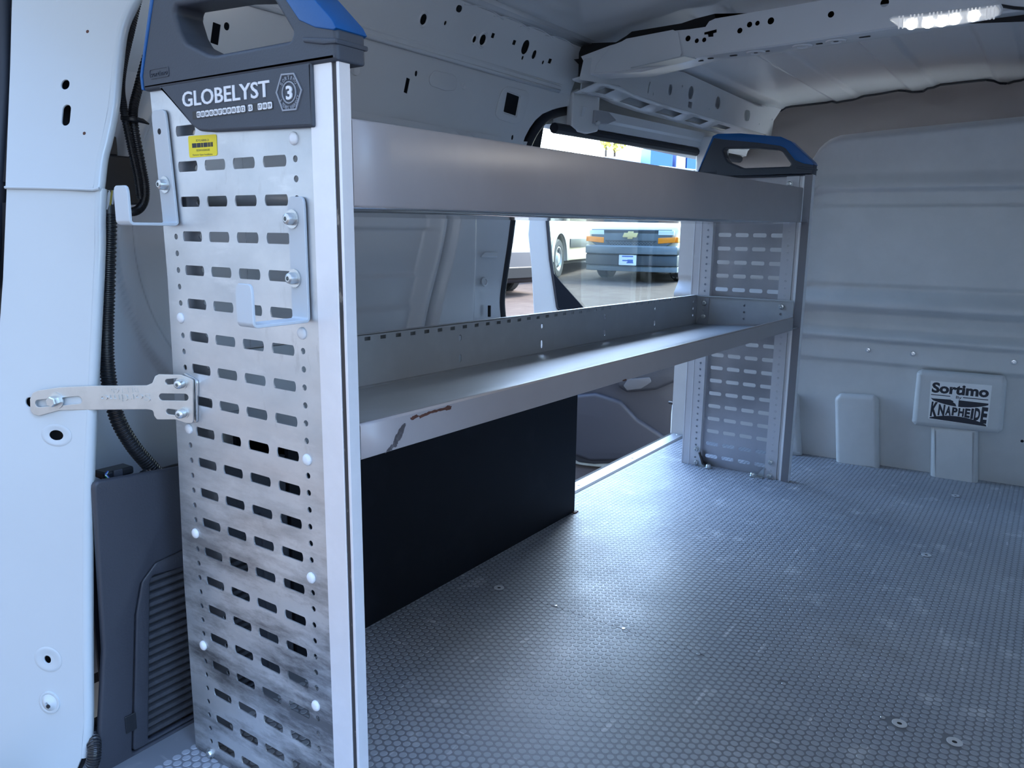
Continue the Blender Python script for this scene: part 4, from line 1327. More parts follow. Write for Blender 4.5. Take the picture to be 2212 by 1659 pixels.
# ------------------------------------------------------------------ two J-shaped hooks screwed to the near end panel
def j_hook(name, label, x0, ztop, zbot, reach, lip, lean, wid, bolts, hole, offx=0.0):
    h = root(name, (x0, 0, zbot), label, 'hook', 'painted flat-bar hooks on the end panel')
    T = 0.004
    r = 0.007
    prof = [(0, ztop - zbot)]
    n_ = 5
    prof += [(0, r)] + [(-r + r * math.cos(a), r - r * math.sin(a)) for a in np.linspace(0, math.pi / 2, n_)][1:]
    prof += [(-reach + r, 0)] + [(-reach + r - r * math.sin(a), r - r * math.cos(a)) for a in np.linspace(0, math.pi / 2, n_)][1:]
    prof += [(-reach, lip)]
    ln = [0]
    for (a, b_), (c, d) in zip(prof, prof[1:]): ln.append(ln[-1] + math.hypot(c - a, d - b_))
    b = MB()
    N_ = len(prof)
    def pt(i, side, layer):
        p0 = prof[max(i - 1, 0)]; p1 = prof[min(i + 1, N_ - 1)]
        t = Vector((p1[0] - p0[0], p1[1] - p0[1])).normalized()
        nn = Vector((-t.y, t.x))
        yy_, zz_ = prof[i]
        yy_ += nn.x * T * layer; zz_ += nn.y * T * layer
        xx = side * wid / 2
        # rounded free ends
        return (xx + x0 + lean * (zz_ if i < 2 else 0.0), yy_ - 0.0015, zbot + zz_)
    loops = []
    def endcap(i, zdir):
        return [(s_ * wid / 2 * f, dz) for s_, f, dz in ((-1, 1, -0.010), (-1, 0.93, -0.004), (-1, 0.7, -0.0005), (1, 0.7, -0.0005), (1, 0.93, -0.004), (1, 1, -0.010))]
    V, F = [], []
    def ring(xl, xr, y, z, ny, nz, ln_):
        o = len(V)
        for layer in (0, 1):
            for xx in (xl, xr):
                V.append((x0 + xx + ln_, y - 0.0015 + ny * T * layer, zbot + z + nz * T * layer))
        return o
    rings = []
    for i in range(N_):
        p0 = prof[max(i - 1, 0)]; p1 = prof[min(i + 1, N_ - 1)]
        t = Vector((p1[0] - p0[0], p1[1] - p0[1])).normalized()
        ny, nz = -t.y * -1, t.x * -1
        ny, nz = t.y, -t.x
        lean_ = lambda z: lean * z
        if i == 0 or i == N_ - 1:
            sg = 1 if i == 0 else 1
            caps = [(0.62, 0.0), (0.86, 0.0025), (0.97, 0.007), (1.0, 0.014)]
            if i == N_ - 1: caps = caps[::-1]
            for f, dz in caps:
                z = prof[i][1] - dz
                rings.append(ring(-wid / 2 * f, wid / 2 * f, prof[i][0], z, ny, nz, lean_(z) if i == 0 else 0.0))
        else:
            rings.append(ring(-wid / 2, wid / 2, prof[i][0], prof[i][1], ny, nz, lean_(prof[i][1]) if prof[i][0] == 0 else 0.0))
    for a, c in zip(rings, rings[1:]):
        F += [(a, a + 1, c + 1, c), (a + 2, c + 2, c + 3, a + 3), (a, c, c + 2, a + 2), (a + 1, a + 3, c + 3, c + 1)]
    a, c = rings[0], rings[-1]
    F += [(a, a + 2, a + 3, a + 1), (c, c + 1, c + 3, c + 2)]
    V, F = weld(V, F)
    bar = mesh_obj('flat_bar', V, F, HOOK, h, smooth=40, bevel=0.0007, segs=1)
    for px, py in bolts:
        q = at(px, py, 'y', -0.0056)
        screw('hook_bolt', q, (0, -1, 0), 0.0075, bar, ZINC, h=0.010, washer=0.0115)
    if hole:
        q = at(*hole, 'y', -0.0056)
        MB().lathe(q, (0, -1, 0), [(0.0042, 0), (0.0001, 0.0002)], 14, False).build('bolt_hole', CAVITY, bar)
    return h
qa = at(371, 488, 'y', -0.003); qt = at(344, 238, 'y', -0.003)
lip1 = at(268, 488, 'x', qa[0])
liph = at(262, 402, 'y', lip1[1])
j_hook('utility_hook', 'upper grey J-shaped flat hook on the end panel edge with an empty bolt hole', qa[0], qt[2], qa[2], abs(lip1[1]), liph[2] - lip1[2], (qt[0] - qa[0]) / (qt[2] - qa[2]), 0.034, [(357, 399)], (344, 284))
qa = at(652, 695, 'y', -0.003); qt = at(641, 425, 'y', -0.003)
lip1 = at(532, 707, 'x', qa[0])
liph = at(530, 612, 'y', lip1[1])
j_hook('utility_hook', 'lower grey J-shaped flat hook beside the post held by two bolts', qa[0], qt[2], qa[2], abs(lip1[1]), liph[2] - lip1[2], (qt[0] - qa[0]) / (qt[2] - qa[2]), 0.030, [(632, 473), (637, 601)], None)

# ------------------------------------------------------------------ zinc strap bracket from the pillar to the end panel
A_ = PDL.p(*PDL.uv(64, 868, 0.005), 0.005)
B_ = at(424, 858, 'y', -0.004)
BR = root('fixing_bracket', (float(A_[0]), float(A_[1]), float(A_[2])), 'bright zinc slotted strap bracket joining the white pillar to the end panel', 'bracket')
PS = Plane(A_, B_ - A_, (0, 0, 1))
st = PS.uvs([(66, 862), (72, 848), (84, 843), (130, 836), (200, 833), (318, 832), (330, 827), (336, 812), (344, 808), (392, 809), (418, 820), (418, 914), (404, 914), (380, 906), (340, 906), (334, 898), (332, 886), (318, 884), (130, 886), (86, 898), (74, 895), (67, 886)])
def slotpx(pl, x0, y0, x1, y1, hh_):
    a, b_ = pl.uv(x0, y0), pl.uv(x1, y1)
    c = ((a[0] + b_[0]) / 2, (a[1] + b_[1]) / 2)
    return rrect(c[0], c[1], math.hypot(b_[0] - a[0], b_[1] - a[1]), hh_, None, 6, math.atan2(b_[1] - a[1], b_[0] - a[0]))
sh_ = [slotpx(PS, 78, 872, 178, 863, 0.011), slotpx(PS, 358, 825, 398, 822, 0.008), slotpx(PS, 345, 857, 408, 858, 0.010), slotpx(PS, 360, 888, 400, 893, 0.008)]
strap = sheet('strap_plate', PS, roundpoly(st, 0.004, 3), sh_, 0.003, ZINC, BR, n=0.0015, bev=0.0006, bres=1, smooth=0)
fu_ = at(405, 810, 'y', -0.003); fd_ = at(425, 914, 'y', -0.003)
fu2 = at(426, 822, 'y', -0.003)
cl = sheet('clamp_plate', PN, roundpoly([(fu_[0] - 0.012, fu_[2] + 0.003), (fu2[0], fu2[2]), (fd_[0], fd_[2]), (fu_[0] - 0.012, fd_[2])], 0.005, 3), [], 0.003, ZINC, BR, n=0.0032, bev=0.0008, bres=1)
for px, py in ((390, 829), (393, 893)):
    u, v = PS.uv(px, py, 0.004)
    screw('hex_bolt', PS.p(u, v, 0.001), PS.N, 0.0068, strap, ZINC, h=0.012, washer=0.009)
u, v = PS.uv(118, 866, 0.004)
MB().lathe(PS.p(u, v, 0.0015), PS.N, [(0.0115, 0), (0.0115, 0.0016), (0.0078, 0.0018), (0.0078, 0.011), (0.0066, 0.0125), (0.0001, 0.0125)], 6, False).build('hex_bolt', ZINC, strap, smooth=20)
MB().lathe(PS.p(u, v, 0.0013), PS.N, [(0.0125, 0), (0.0125, 0.0018), (0.0001, 0.0019)], 20, False).build('bolt_washer', ZINC, strap)
# pressed lettering reads upside down, as mounted
cu_, cv_ = PS.uv(323, 851, 0.0018); cu0, _ = PS.uv(217, 864, 0.0018)
r_b = math.atan2(PS.uv(217, 866, 0)[1] - PS.uv(323, 850, 0)[1], PS.uv(217, 866, 0)[0] - PS.uv(323, 850, 0)[0]) + math.pi
text('pressed_lettering', 'Sortimo', PS, cu_, cv_, 0.0115, ZINC, strap, w=abs(cu_ - cu0), n=0.0014, depth=0.0015, rot=0.0, flip=True, bold=0.01)
cu_, cv_ = PS.uv(297, 837, 0.0018); cu0, _ = PS.uv(239, 846, 0.0018)
text('pressed_lettering', 'BFE165', PS, cu_, cv_, 0.0080, ZINC, strap, w=abs(cu_ - cu0), n=0.0014, depth=0.0008, flip=True)

# ------------------------------------------------------------------ yellow barcode sticker on the end panel
lb = [PN.uv(407, 294), PN.uv(468, 290), PN.uv(470, 336), PN.uv(410, 341)]
stk_ = sheet('barcode_sticker', PN, roundpoly(lb, 0.003, 3), [], 0.0004, YELLOW, None, n=0.0006)
tag(stk_, 'yellow rectangular barcode sticker stuck on the perforated panel under the plastic badge', 'sticker')
z5 = 320 / 2212
def lab(px, py): return PN.uv(380 + px * z5, 120 + py * z5, 0.0006)
def labline(s, x0, x1, yb, yt):
    a, b_ = lab(x0, yb), lab(x1, yb - (x1 - x0) * 0.045)
    text('label_text', s, PN, a[0], a[1], lab(x0, yt)[1] - a[1], INK, stk_, w=b_[0] - a[0], n=0.0006, depth=0.0001, rot=math.atan2(b_[1] - a[1], b_[0] - a[0]))
labline('3DYLNBR8-21', 298, 492, 1285, 1252)
labline('BS3041620A028S', 310, 508, 1430, 1398)
labline('Remove Upon Installation', 255, 548, 1497, 1470)
rnd = random.Random(7)
x_ = 245
bars = MB()
while x_ < 545:
    w_ = rnd.choice((4, 5, 8, 11))
    a = lab(x_, 1380 - (x_ - 245) * 0.07); b_ = lab(x_ + w_, 1312 - (x_ - 245) * 0.07)
    bars.pbox(PN, a[0], b_[0], a[1], b_[1], 0.0006, 0.00072)
    x_ += w_ + rnd.choice((4, 5, 7, 10))
bars.build('barcode', INK, stk_, smooth=0)
# ------------------------------------------------------------------ dark lining panel with ribbed pocket, lower left
PL = Plane((-0.45, 0, 0), (0, 1, 0), (0, 0, 1))
LN = root('lining_panel', (-0.45, 0.05, 0.0), 'charcoal grained plastic lining panel with a ribbed pocket at the foot of the pillar', 'trim panel')
zl = 0.463
of_ = PL.uvs([(290, 1670), (291, 1420), (293, 1330), (305, 1260), (335, 1218), (392, 1190)])
body = [(-0.131, -0.006), (-0.102, 0.2), (-0.093, 0.470), (0.045, 0.459), (0.26, 0.43), (0.26, -0.006)]
pocket = [of_[0], of_[1], of_[2], of_[3], of_[4], of_[5], (0.20, 0.335), (0.20, -0.02)]
pocket = [(a, max(b_, 0.004)) for a, b_ in pocket]
sheet('panel_face', PL, roundpoly(body, [0.002, 0.03, 0.012, 0.01, 0.002, 0.002]), [roundpoly(pocket, 0.008, 3)], 0.012, TRIMP, LN, n=0.0, bev=0.004, bres=3, smooth=60)
MB().pbox(PL, -0.085, 0.25, -0.005, 0.40, -0.06, -0.055).build('panel_back', TRIMP, LN, smooth=0)
MB().pbox(PL, -0.085, 0.25, 0.400, 0.404, -0.06, -0.012).build('panel_top', TRIMP, LN, smooth=0)
# frame of the pocket
fo = [(a + 0.006 if i < 4 else a, b_ - (0.004 if i > 3 else 0)) for i, (a, b_) in enumerate(pocket)]
fi = PL.uvs([(327, 1640), (327, 1260), (333, 1245), (392, 1228)])
fi = [(a, max(b_, 0.010)) for a, b_ in fi] + [(0.18, 0.30), (0.18, 0.010)]
fr_ = sheet('pocket_frame', PL, roundpoly([(a + 0.003, b_) for a, b_ in pocket], 0.008, 3), [roundpoly(fi, 0.004, 3)], 0.010, TRIMP, LN, n=-0.003, bev=0.003, bres=2, smooth=60)
slat_m = mat('charcoal ribbed felt', (0.030, 0.033, 0.042), 0.85, var=0.5, vscale=60)
for k in range(22):
    z = 0.018 + k * 0.0138
    MB().prism([(-0.004, z - 0.006), (-0.0, z + 0.002), (-0.004, z + 0.0065), (-0.014, z + 0.0068), (-0.014, z - 0.0068)], 'y', -0.03, 0.19)
    mb_ = MB().prism([(-0.45 - 0.016, z - 0.0066), (-0.45 - 0.011, z - 0.0055), (-0.45 - 0.007, z - 0.001), (-0.45 - 0.008, z + 0.0045), (-0.45 - 0.016, z + 0.0062)], 'y', -0.05, 0.185)
    mb_.build('pocket_rib', slat_m, LN, smooth=50)
MB().pbox(PL, -0.08, -0.062, 0.045, 0.075, 0.0, 0.002).build('clip_tab', BLACKP, LN, smooth=0, bevel=0.001)
# grey studded floor continues under it; conduit end beside the foot of the pillar
q0 = at(205, 1600, 'y', -0.13); 
corr = root('wiring_conduit', tuple(float(v) for v in at(190, 1659, 'y', -0.13)), 'short black corrugated tube curling at the foot of the white pillar', 'conduit', 'black corrugated conduits')
corrugated('corrugated_sleeve', [at(196, 1575, 'y', -0.115), at(203, 1605, 'y', -0.13), at(202, 1640, 'y', -0.138), at(188, 1672, 'y', -0.145), at(170, 1710, 'y', -0.15)], 0.0105, 0.005, CONDUIT, corr)

# ------------------------------------------------------------------ wheel arch cover
WC = root('wheel_arch_cover', (-0.6, 0.88, 0.0), 'matt black board cover over the wheel arch below the shelf tray', 'cover')
c_ = MB().box(-0.457, -0.4445, 0.262, 1.333, 0.0, 0.470).build('side_board', COVER, WC, smooth=0, bevel=0.001, segs=1)
MB().box(-0.60, -0.457, 1.321, 1.3325, 0.0, 0.470).build('front_board', COVER, WC, smooth=0)
MB().box(-0.60, -0.457, 0.262, 1.321, 0.458, 0.470).build('top_board', COVER, WC, smooth=0)
MB().box(-0.4448, -0.435, 1.318, 1.340, 0.0, 0.004).build('corner_clip', RUST, WC, smooth=0)
MB().box(-0.61, -0.60, 0.262, 1.3325, 0.0, 0.470).build('inner_board', COVER, WC, smooth=0)

# ------------------------------------------------------------------ wiring in the corner between pillar and end panel
yC = 0.0
big = root('wiring_conduit', tuple(float(v) for v in at(350, 1030, 'x', -0.50)), 'thick black corrugated tube running down behind the zinc bracket', 'conduit', 'black corrugated conduits')
path = [at(233, 430, 'x', -0.50), at(235, 480, 'x', -0.50), at(233, 560, 'x', -0.50), at(231, 640, 'x', -0.50), at(229, 710, 'x', -0.50), at(230, 775, 'x', -0.497), at(238, 840, 'x', -0.495), at(254, 905, 'x', -0.492), at(285, 960, 'x', -0.490), at(318, 1000, 'x', -0.490), at(352, 1035, 'x', -0.490)]
corrugated('corrugated_sleeve', path, 0.0118, 0.0052, CONDUIT, big, seg=18, depth=0.15)
tp = [np.array(p_) for p_ in path]
lab_ = MB().tube([path[0] + np.array([0, -0.002, 0.012]), path[0], path[1] + np.array([0, 0, 0.012])], 0.0120, 16).build('tape_wrap', BLACKP, big)
for px, c_ in ((231, (0.5, 0.5, 0.52)), (236, (0.30, 0.24, 0.05)), (240, (0.35, 0.37, 0.42))):
    MB().tube([at(px, 452, 'x', -0.492), at(px + 3, 430, 'x', -0.488), at(px + 5, 412, 'x', -0.49)], 0.0022, 6).build('wire', mat('wire %d' % px, c_, 0.4), big)
sec = root('wiring_conduit', tuple(float(v) for v in at(300, 1040, 'x', -0.50)), 'stub of thin corrugated tube dipping behind the charcoal lining panel', 'conduit', 'black corrugated conduits')
corrugated('corrugated_sleeve', [at(330, 1018, 'x', -0.49), at(318, 1022, 'x', -0.485), at(300, 1035, 'x', -0.48), at(285, 1052, 'x', -0.48)], 0.0085, 0.0042, CONDUIT, sec)
hn_ = root('wiring_loom', tuple(float(v) for v in at(285, 260, 'x', -0.50)), 'pair of thin black corrugated cables tied together and looping behind the upper hook', 'cable loom')
corrugated('corrugated_sleeve', [at(300, -10, 'x', -0.53), at(284, 60, 'x', -0.53), at(268, 130, 'x', -0.52), at(261, 190, 'x', -0.51), at(268, 240, 'x', -0.50), at(284, 320, 'x', -0.50), at(297, 380, 'x', -0.50), at(304, 430, 'x', -0.50)], 0.0062, 0.0034, CONDUIT, hn_)
corrugated('corrugated_sleeve', [at(340, 60, 'x', -0.54), at(318, 120, 'x', -0.53), at(300, 185, 'x', -0.515), at(288, 235, 'x', -0.505), at(290, 275, 'x', -0.497), at(304, 350, 'x', -0.497), at(313, 400, 'x', -0.497), at(312, 432, 'x', -0.497), at(300, 452, 'x', -0.497), at(281, 458, 'x', -0.50), at(262, 452, 'x', -0.51)], 0.0070, 0.0036, CONDUIT, hn_)
tie = MB().lathe(at(286, 258, 'x', -0.50), (0.1, 0, 1), [(0.0155, -0.003), (0.0165, -0.002), (0.0165, 0.002), (0.0155, 0.003)], 18).build('cable_tie', BLACKP, hn_)
MB().tube([at(296, 258, 'x', -0.485), at(310, 262, 'x', -0.482), at(322, 268, 'x', -0.482)], [0.0042, 0.0036, 0.0012], 6).build('tie_tail', BLACKP, hn_)
# black control box on the wall
PWX = Plane((-0.60, 0, 0), (0, 1, 0), (0, 0, 1))
bx = PWX.uvs([(222, 335), (283, 340), (290, 345), (288, 430), (218, 440)])
us_ = [q[0] for q in bx]; vs2 = [q[1] for q in bx]
cb = MB().box(-0.62, -0.585, min(us_) - 0.03, max(us_), min(vs2), max(vs2)).build('control_box', BLACKP, smooth=20, bevel=0.003)
tag(cb, 'plain black plastic box fixed to the wall behind the loom', 'control box')
zt_ = MB().box(-0.60, -0.59, min(us_) - 0.01, min(us_) + 0.03, max(vs2), max(vs2) + 0.03).build('mount_tab', BLACKP, cb, bevel=0.002)
# connector block with coloured wires
PCN = Plane((-0.49, 0, 0), (0, 1, 0), (0, 0, 1))
a = PCN.uv(222, 1038); b_ = PCN.uv(285, 1000)
cn = root('wire_connector', (-0.49, a[0], a[1]), 'small black plug connector with blue, white and green wires above the lining panel', 'connector')
MB().box(-0.515, -0.485, a[0], b_[0], a[1], b_[1] - 0.004).build('plug_body', BLACKP, cn, bevel=0.003)
a2 = PCN.uv(240, 1030); b2 = PCN.uv(258, 1010)
MB().box(-0.484, -0.480, a2[0], b2[0], a2[1], b2[1]).build('plug_latch', TRIMP, cn, bevel=0.001)
for c_, d in (((0.02, 0.10, 0.45), 0), ((0.75, 0.78, 0.78), 4), ((0.03, 0.30, 0.10), 8)):
    MB().tube([at(233, 1018 + d * 0.2, 'x', -0.478), at(228, 1024 + d * 0.6, 'x', -0.474), at(236, 1033 + d * 0.5, 'x', -0.474), at(258, 1039 + d * 0.3, 'x', -0.476)], 0.0011, 6).build('wire', mat('insulation %d' % d, c_, 0.4), cn)

# ------------------------------------------------------------------ roof lamp, lit
PLm = Plane((0, 1.430, 0), (1, 0, 0), (0, -0.35, 1))
o_ = PLm.uvs([(1919, 40), (1927, 36), (2000, 30), (2100, 19), (2158, 9), (2164, 20), (2163, 32), (2140, 42), (2080, 53), (2020, 60), (1965, 62), (1940, 58)])
cx_ = sum(q[0] for q in o_) / len(o_); cz_ = sum(q[1] for q in o_) / len(o_)
lm = root('cargo_lamp', tuple(float(v) for v in PLm.p(cx_, cz_, 0)), 'lit white LED strip lamp mounted on the roof cross rail', 'lamp')
sheet('lamp_housing', PLm, roundpoly(o_, 0.004, 3), [], 0.030, WHITEP, lm, n=0.004, bev=0.004)
lens_m = bpy.data.materials.new('clear ribbed lens')
lens_m.use_nodes = True
lb_ = lens_m.node_tree.nodes['Principled BSDF']
lb_.inputs['Base Color'].default_value = (0.9, 0.93, 0.95, 1)
lb_.inputs['Emission Color'].default_value = (1.0, 0.98, 0.92, 1)
lb_.inputs['Emission Strength'].default_value = 0.10
lb_.inputs['Roughness'].default_value = 0.15
sheet('lamp_lens', PLm, roundpoly([(cx_ + (q[0] - cx_) * 0.97, cz_ + (q[1] - cz_) * 0.86) for q in o_], 0.004, 3), [], 0.008, lens_m, lm, n=0.012, bev=0.003)
for i in range(26):
    t = i / 25
    px = 1945 + t * 205
    py = 45 - t * 22
    u, v = PLm.uv(px, py)
    if i % 5 == 2: continue
    MB().pbox(PLm, u - 0.0012, u + 0.0012, v - 0.012, v + 0.010, 0.012, 0.0132).build('lens_rib', lens_m, lm, smooth=0)
LEDM = emit_material('lit diode', (1.0, 0.97, 0.88), 9)
for px, py in ((1972, 50), (2008, 47), (2037, 44), (2065, 39), (2106, 32)):
    u, v = PLm.uv(px, py)
    MB().lathe(PLm.p(u, v, 0.0122), PLm.N, [(0.0095, 0), (0.008, 0.002), (0.0001, 0.003)], 14, False).build('led', LEDM, lm)
ld = bpy.data.lights.new('lamp light', 'AREA')
ld.shape = 'RECTANGLE'; ld.size = 0.20; ld.size_y = 0.03
ld.energy = 0.55
ld.color = (1.0, 0.97, 0.9)
lo_ = bpy.data.objects.new('lamp_light', ld)
COL.objects.link(lo_)
lo_.parent = lm
mm = PLm.mat() @ Matrix.Rotation(math.pi, 4, 'X')
mm.translation = Vector(PLm.p(cx_, cz_, 0.018)) - lm.location
lo_.matrix_local = mm
# cable going to the lamp
MB().tube([at(2160, 12, 'y', 1.44), at(2190, 17, 'y', 1.43), at(2230, 20, 'y', 1.42)], 0.0035, 8).build('lamp_cable', BLACKP, lm)

# ------------------------------------------------------------------ sign on the bulkhead boss
PSG = Plane(PK.p(0, 0, 0.072), BU, (0, 0, 1))
k7 = 272 / 2212
def sg(x, y): return PSG.uv(1940 + x * k7, 780 + y * k7)
corners = [sg(575, 345), sg(1652, 428), sg(1568, 1155), sg(528, 1010)]
sign = sheet('sticker_sign', PSG, corners, [], 0.0004, LABELW, None, n=0.0006)
tag(sign, 'white rectangular sticker with bold black lettering on the raised bulkhead block', 'sticker')
def bl(a, b_, t, tp=None):
    return None
class Bil:
    """places print along the sticker's own edges"""
    def __call__(s, u, v):
        (a, b_, c, d) = [np.array(q) for q in corners]      # tl, tr, br, bl
        return tuple((a * (1 - u) + b_ * u) * (1 - v) + (d * (1 - u) + c * u) * v)
B4 = Bil()
def band(name, pts):
    sheet(name, PSG, [B4(u, v) for u, v in pts], [], 0.0002, INK, sign, n=0.0008)
def word(name, s, u0, u1, vb, vt, bold):
    a, b_ = B4(u0, vb), B4(u1, vb)
    t = B4(u0, vt)
    text(name, s, PSG, a[0], a[1], math.hypot(t[0] - a[0], t[1] - a[1]), INK, sign, w=math.hypot(b_[0] - a[0], b_[1] - a[1]), n=0.0006, depth=0.0002, rot=math.atan2(b_[1] - a[1], b_[0] - a[0]), bold=bold)
word('printed_lettering', 'Sortimo', 0.025, 0.965, 0.285, 0.03, 0.042)
band('printed_rule', [(0.02, 0.345), (0.345, 0.345), (0.345, 0.365), (0.02, 0.365)])
band('printed_rule', [(0.555, 0.345), (0.965, 0.345), (0.965, 0.365), (0.555, 0.365)])
word('printed_lettering', 'By', 0.44, 0.535, 0.395, 0.325, 0.012)
up_arc = lambda u: 0.485 + 0.125 * (1 - (2 * u - 1) ** 2)
band('printed_band', [(0.02, 0.445)] + [(0.06, 0.452), (0.35, 0.440), (0.385, 0.460), (0.405, 0.47), (0.40, 0.50), (0.44, 0.53)] + [(u, up_arc(u) - 0.012) for u in np.linspace(0.46, 0.06, 9)])
band('printed_band', [(0.49, 0.432), (0.975, 0.440), (0.975, 0.480)] + [(u, up_arc(u) - 0.012) for u in np.linspace(0.94, 0.49, 10)])
dn_arc = lambda u: 0.955 - 0.125 * (1 - (2 * u - 1) ** 2)
band('printed_band', [(0.015, 0.985)] + [(u, dn_arc(u) + 0.012) for u in np.linspace(0.03, 0.97, 16)] + [(0.985, 0.995)])
kn = 'KNAPHEIDE'
ed = [0.02, 0.15, 0.275, 0.385, 0.49, 0.60, 0.70, 0.755, 0.865, 0.98]
for i, ch in enumerate(kn):
    u0, u1 = ed[i] + 0.006, ed[i + 1] - 0.006
    um = (u0 + u1) / 2
    word('printed_lettering', ch, u0, u1, dn_arc(um) - 0.012, up_arc(um) + 0.016, 0.05)

# ------------------------------------------------------------------ front door of the cab, standing open, seen through the side opening
DO = at(1238, 960, 'y', 3.2)
PD = Plane((DO[0], DO[1], 0), (0.946, 0.322, 0), (0, 0, 1))
door = root('door_1', (float(DO[0]), float(DO[1]), -0.4), 'white front cab door standing open with dark inner trim, seen through the side opening', 'door', kind='structure')
frame_o = PD.uvs([(1183, 1020), (1165, 860), (1152, 670), (1147, 574), (1140, 505), (1143, 462), (1150, 380), (1175, 345), (1260, 340)]) + [(1.05, 1.12), (1.20, 0.75), (1.20, -0.62)] + PD.uvs([(1420, 1005), (1300, 1011), (1262, 1008), (1240, 1002)])
win = PD.uvs([(1206, 668), (1199, 620), (1190, 560), (1183, 478), (1190, 430), (1215, 400), (1300, 395)]) + [(0.93, 1.06), (1.03, 0.80), (1.04, 0.40)]
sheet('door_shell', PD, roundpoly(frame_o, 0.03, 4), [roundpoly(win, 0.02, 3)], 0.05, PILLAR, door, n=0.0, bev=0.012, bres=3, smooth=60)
g = sheet('window_glass', PD, win, [], 0.004, GLASS, door, n=-0.02)
wp = [PD.p(u, v, 0.002) for u, v in roundpoly(win, 0.02, 3)]
MB().tube([tuple(q) for q in wp + wp[:1]], 0.011, 8).build('window_seal', RUBBER, door)
sheet('sail_trim', PD, PD.uvs([(1196, 590), (1212, 610), (1262, 666), (1278, 678), (1208, 690)], 0.01), [], 0.012, mat('matt black corner trim', (0.014, 0.017, 0.024), 0.9, spec=0.04), door, n=0.012)
DTR = mat('slate door trim', (0.040, 0.043, 0.058), 0.5, bump=0.1, bscale=200)
lo_tr = PD.uvs([(1236, 985), (1196, 870), (1190, 700), (1260, 682), (1480, 660)]) + [(1.10, 0.42), (1.16, -0.45)] + PD.uvs([(1430, 992), (1340, 998), (1285, 1000), (1252, 996)])
tri = sheet('trim_card', PD, roundpoly(lo_tr, 0.02, 3), [], 0.03, DTR, door, n=0.03, bev=0.010, bres=3, smooth=60)
# raised lower bolster and arm rest with pull cup
bol = PD.uvs([(1200, 880), (1240, 850), (1290, 845), (1345, 862), (1380, 900), (1450, 945), (1450, 985), (1280, 990), (1236, 975)])
sheet('door_bolster', PD, roundpoly(bol, 0.03, 4), [], 0.05, DTR, tri, n=0.07, bev=0.020, bres=4, smooth=70)
arm = PD.uvs([(1334, 812), (1380, 800), (1480, 770), (1480, 812), (1420, 836), (1360, 842), (1340, 830)])
sheet('arm_rest', PD, roundpoly(arm, 0.02, 4), [], 0.07, TRIMP, tri, n=0.10, bev=0.022, bres=4, smooth=70)
cup = PD.uvs([(1352, 826), (1362, 812), (1408, 808), (1412, 818), (1390, 832), (1360, 836)])
sheet('pull_cup', PD, roundpoly(cup, 0.01, 3), [], 0.01, mat('grey pull cup', (0.10, 0.105, 0.12), 0.5), tri, n=0.108, bev=0.003)
MB().pbox(PD, 0.02, 0.03, -0.56, -0.52, 0.0, 0.012).build('rubber_stop', RUBBER, door)
# ------------------------------------------------------------------ the parking lot outside
GS = 0.028
def gz(x, y): return -0.60 + GS * (-0.45 * x + 0.9 * y)
ASPH = mat('sun-bleached asphalt', (0.056, 0.044, 0.040), 0.9, col2=(0.076, 0.062, 0.055), vscale=3, thr=(0.4, 0.7), bump=0.3, bscale=40, spec=0.03)
gr = MB().grid(lambda x, y: (x, y, gz(x, y)), np.linspace(-60, 40, 11), np.linspace(-40, 60, 11)).build('ground', ASPH, smooth=0)
tag(gr, 'sunlit pinkish grey asphalt of the parking lot outside', 'ground', kind='structure')

BLOCKER = mat('dark light-block face', (0.055, 0.062, 0.075), 0.8)
WB = root('rear_light_block', (0.0, -9.0, gz(0, -9)), 'unseen dark building added behind the van to block light', 'building')  # added unseen block that keeps sky light off the van's rear
MB().box(-22, 22, -9, 0, 0, 20.0).build('block_face', BLOCKER, WB, local=True, smooth=0)
for k in range(6):
    MB().box(-15 + k * 5.2, -12 + k * 5.2, 0.0, 0.06, 0.3, 3.6).build('block_panel', mat('grey block panel', (0.10, 0.11, 0.125), 0.6), WB, local=True, smooth=0)
CREAM = mat('cream white van paint', (0.78, 0.72, 0.58), 0.35, coat=0.3)
DKGREY = mat('dark grey bumper plastic', (0.035, 0.042, 0.050), 0.5)
MIDGREY = mat('weathered grey bumper', (0.11, 0.13, 0.145), 0.5)
AMBER = mat('amber lamp plastic', (0.90, 0.26, 0.01), 0.25)
CLEARL = mat('clear lamp lens', (0.65, 0.72, 0.75), 0.15)
GOLD = mat('gold badge', (0.75, 0.62, 0.30), 0.3, 0.6)
TYRE = mat('tyre rubber', (0.018, 0.019, 0.022), 0.8)
RIMM = mat('painted steel wheel', (0.55, 0.54, 0.52), 0.4, 0.4)
WSHIELD = mat('windscreen', (0.05, 0.09, 0.12), 0.08, spec=0.8)
SEDAN = mat('graphite car paint', (0.018, 0.017, 0.023), 0.5, 0.0, spec=0.2)
PLATEM = mat('white number plate', (0.75, 0.80, 0.84), 0.4)
BLUEI = mat('blue print', (0.05, 0.13, 0.45), 0.5)

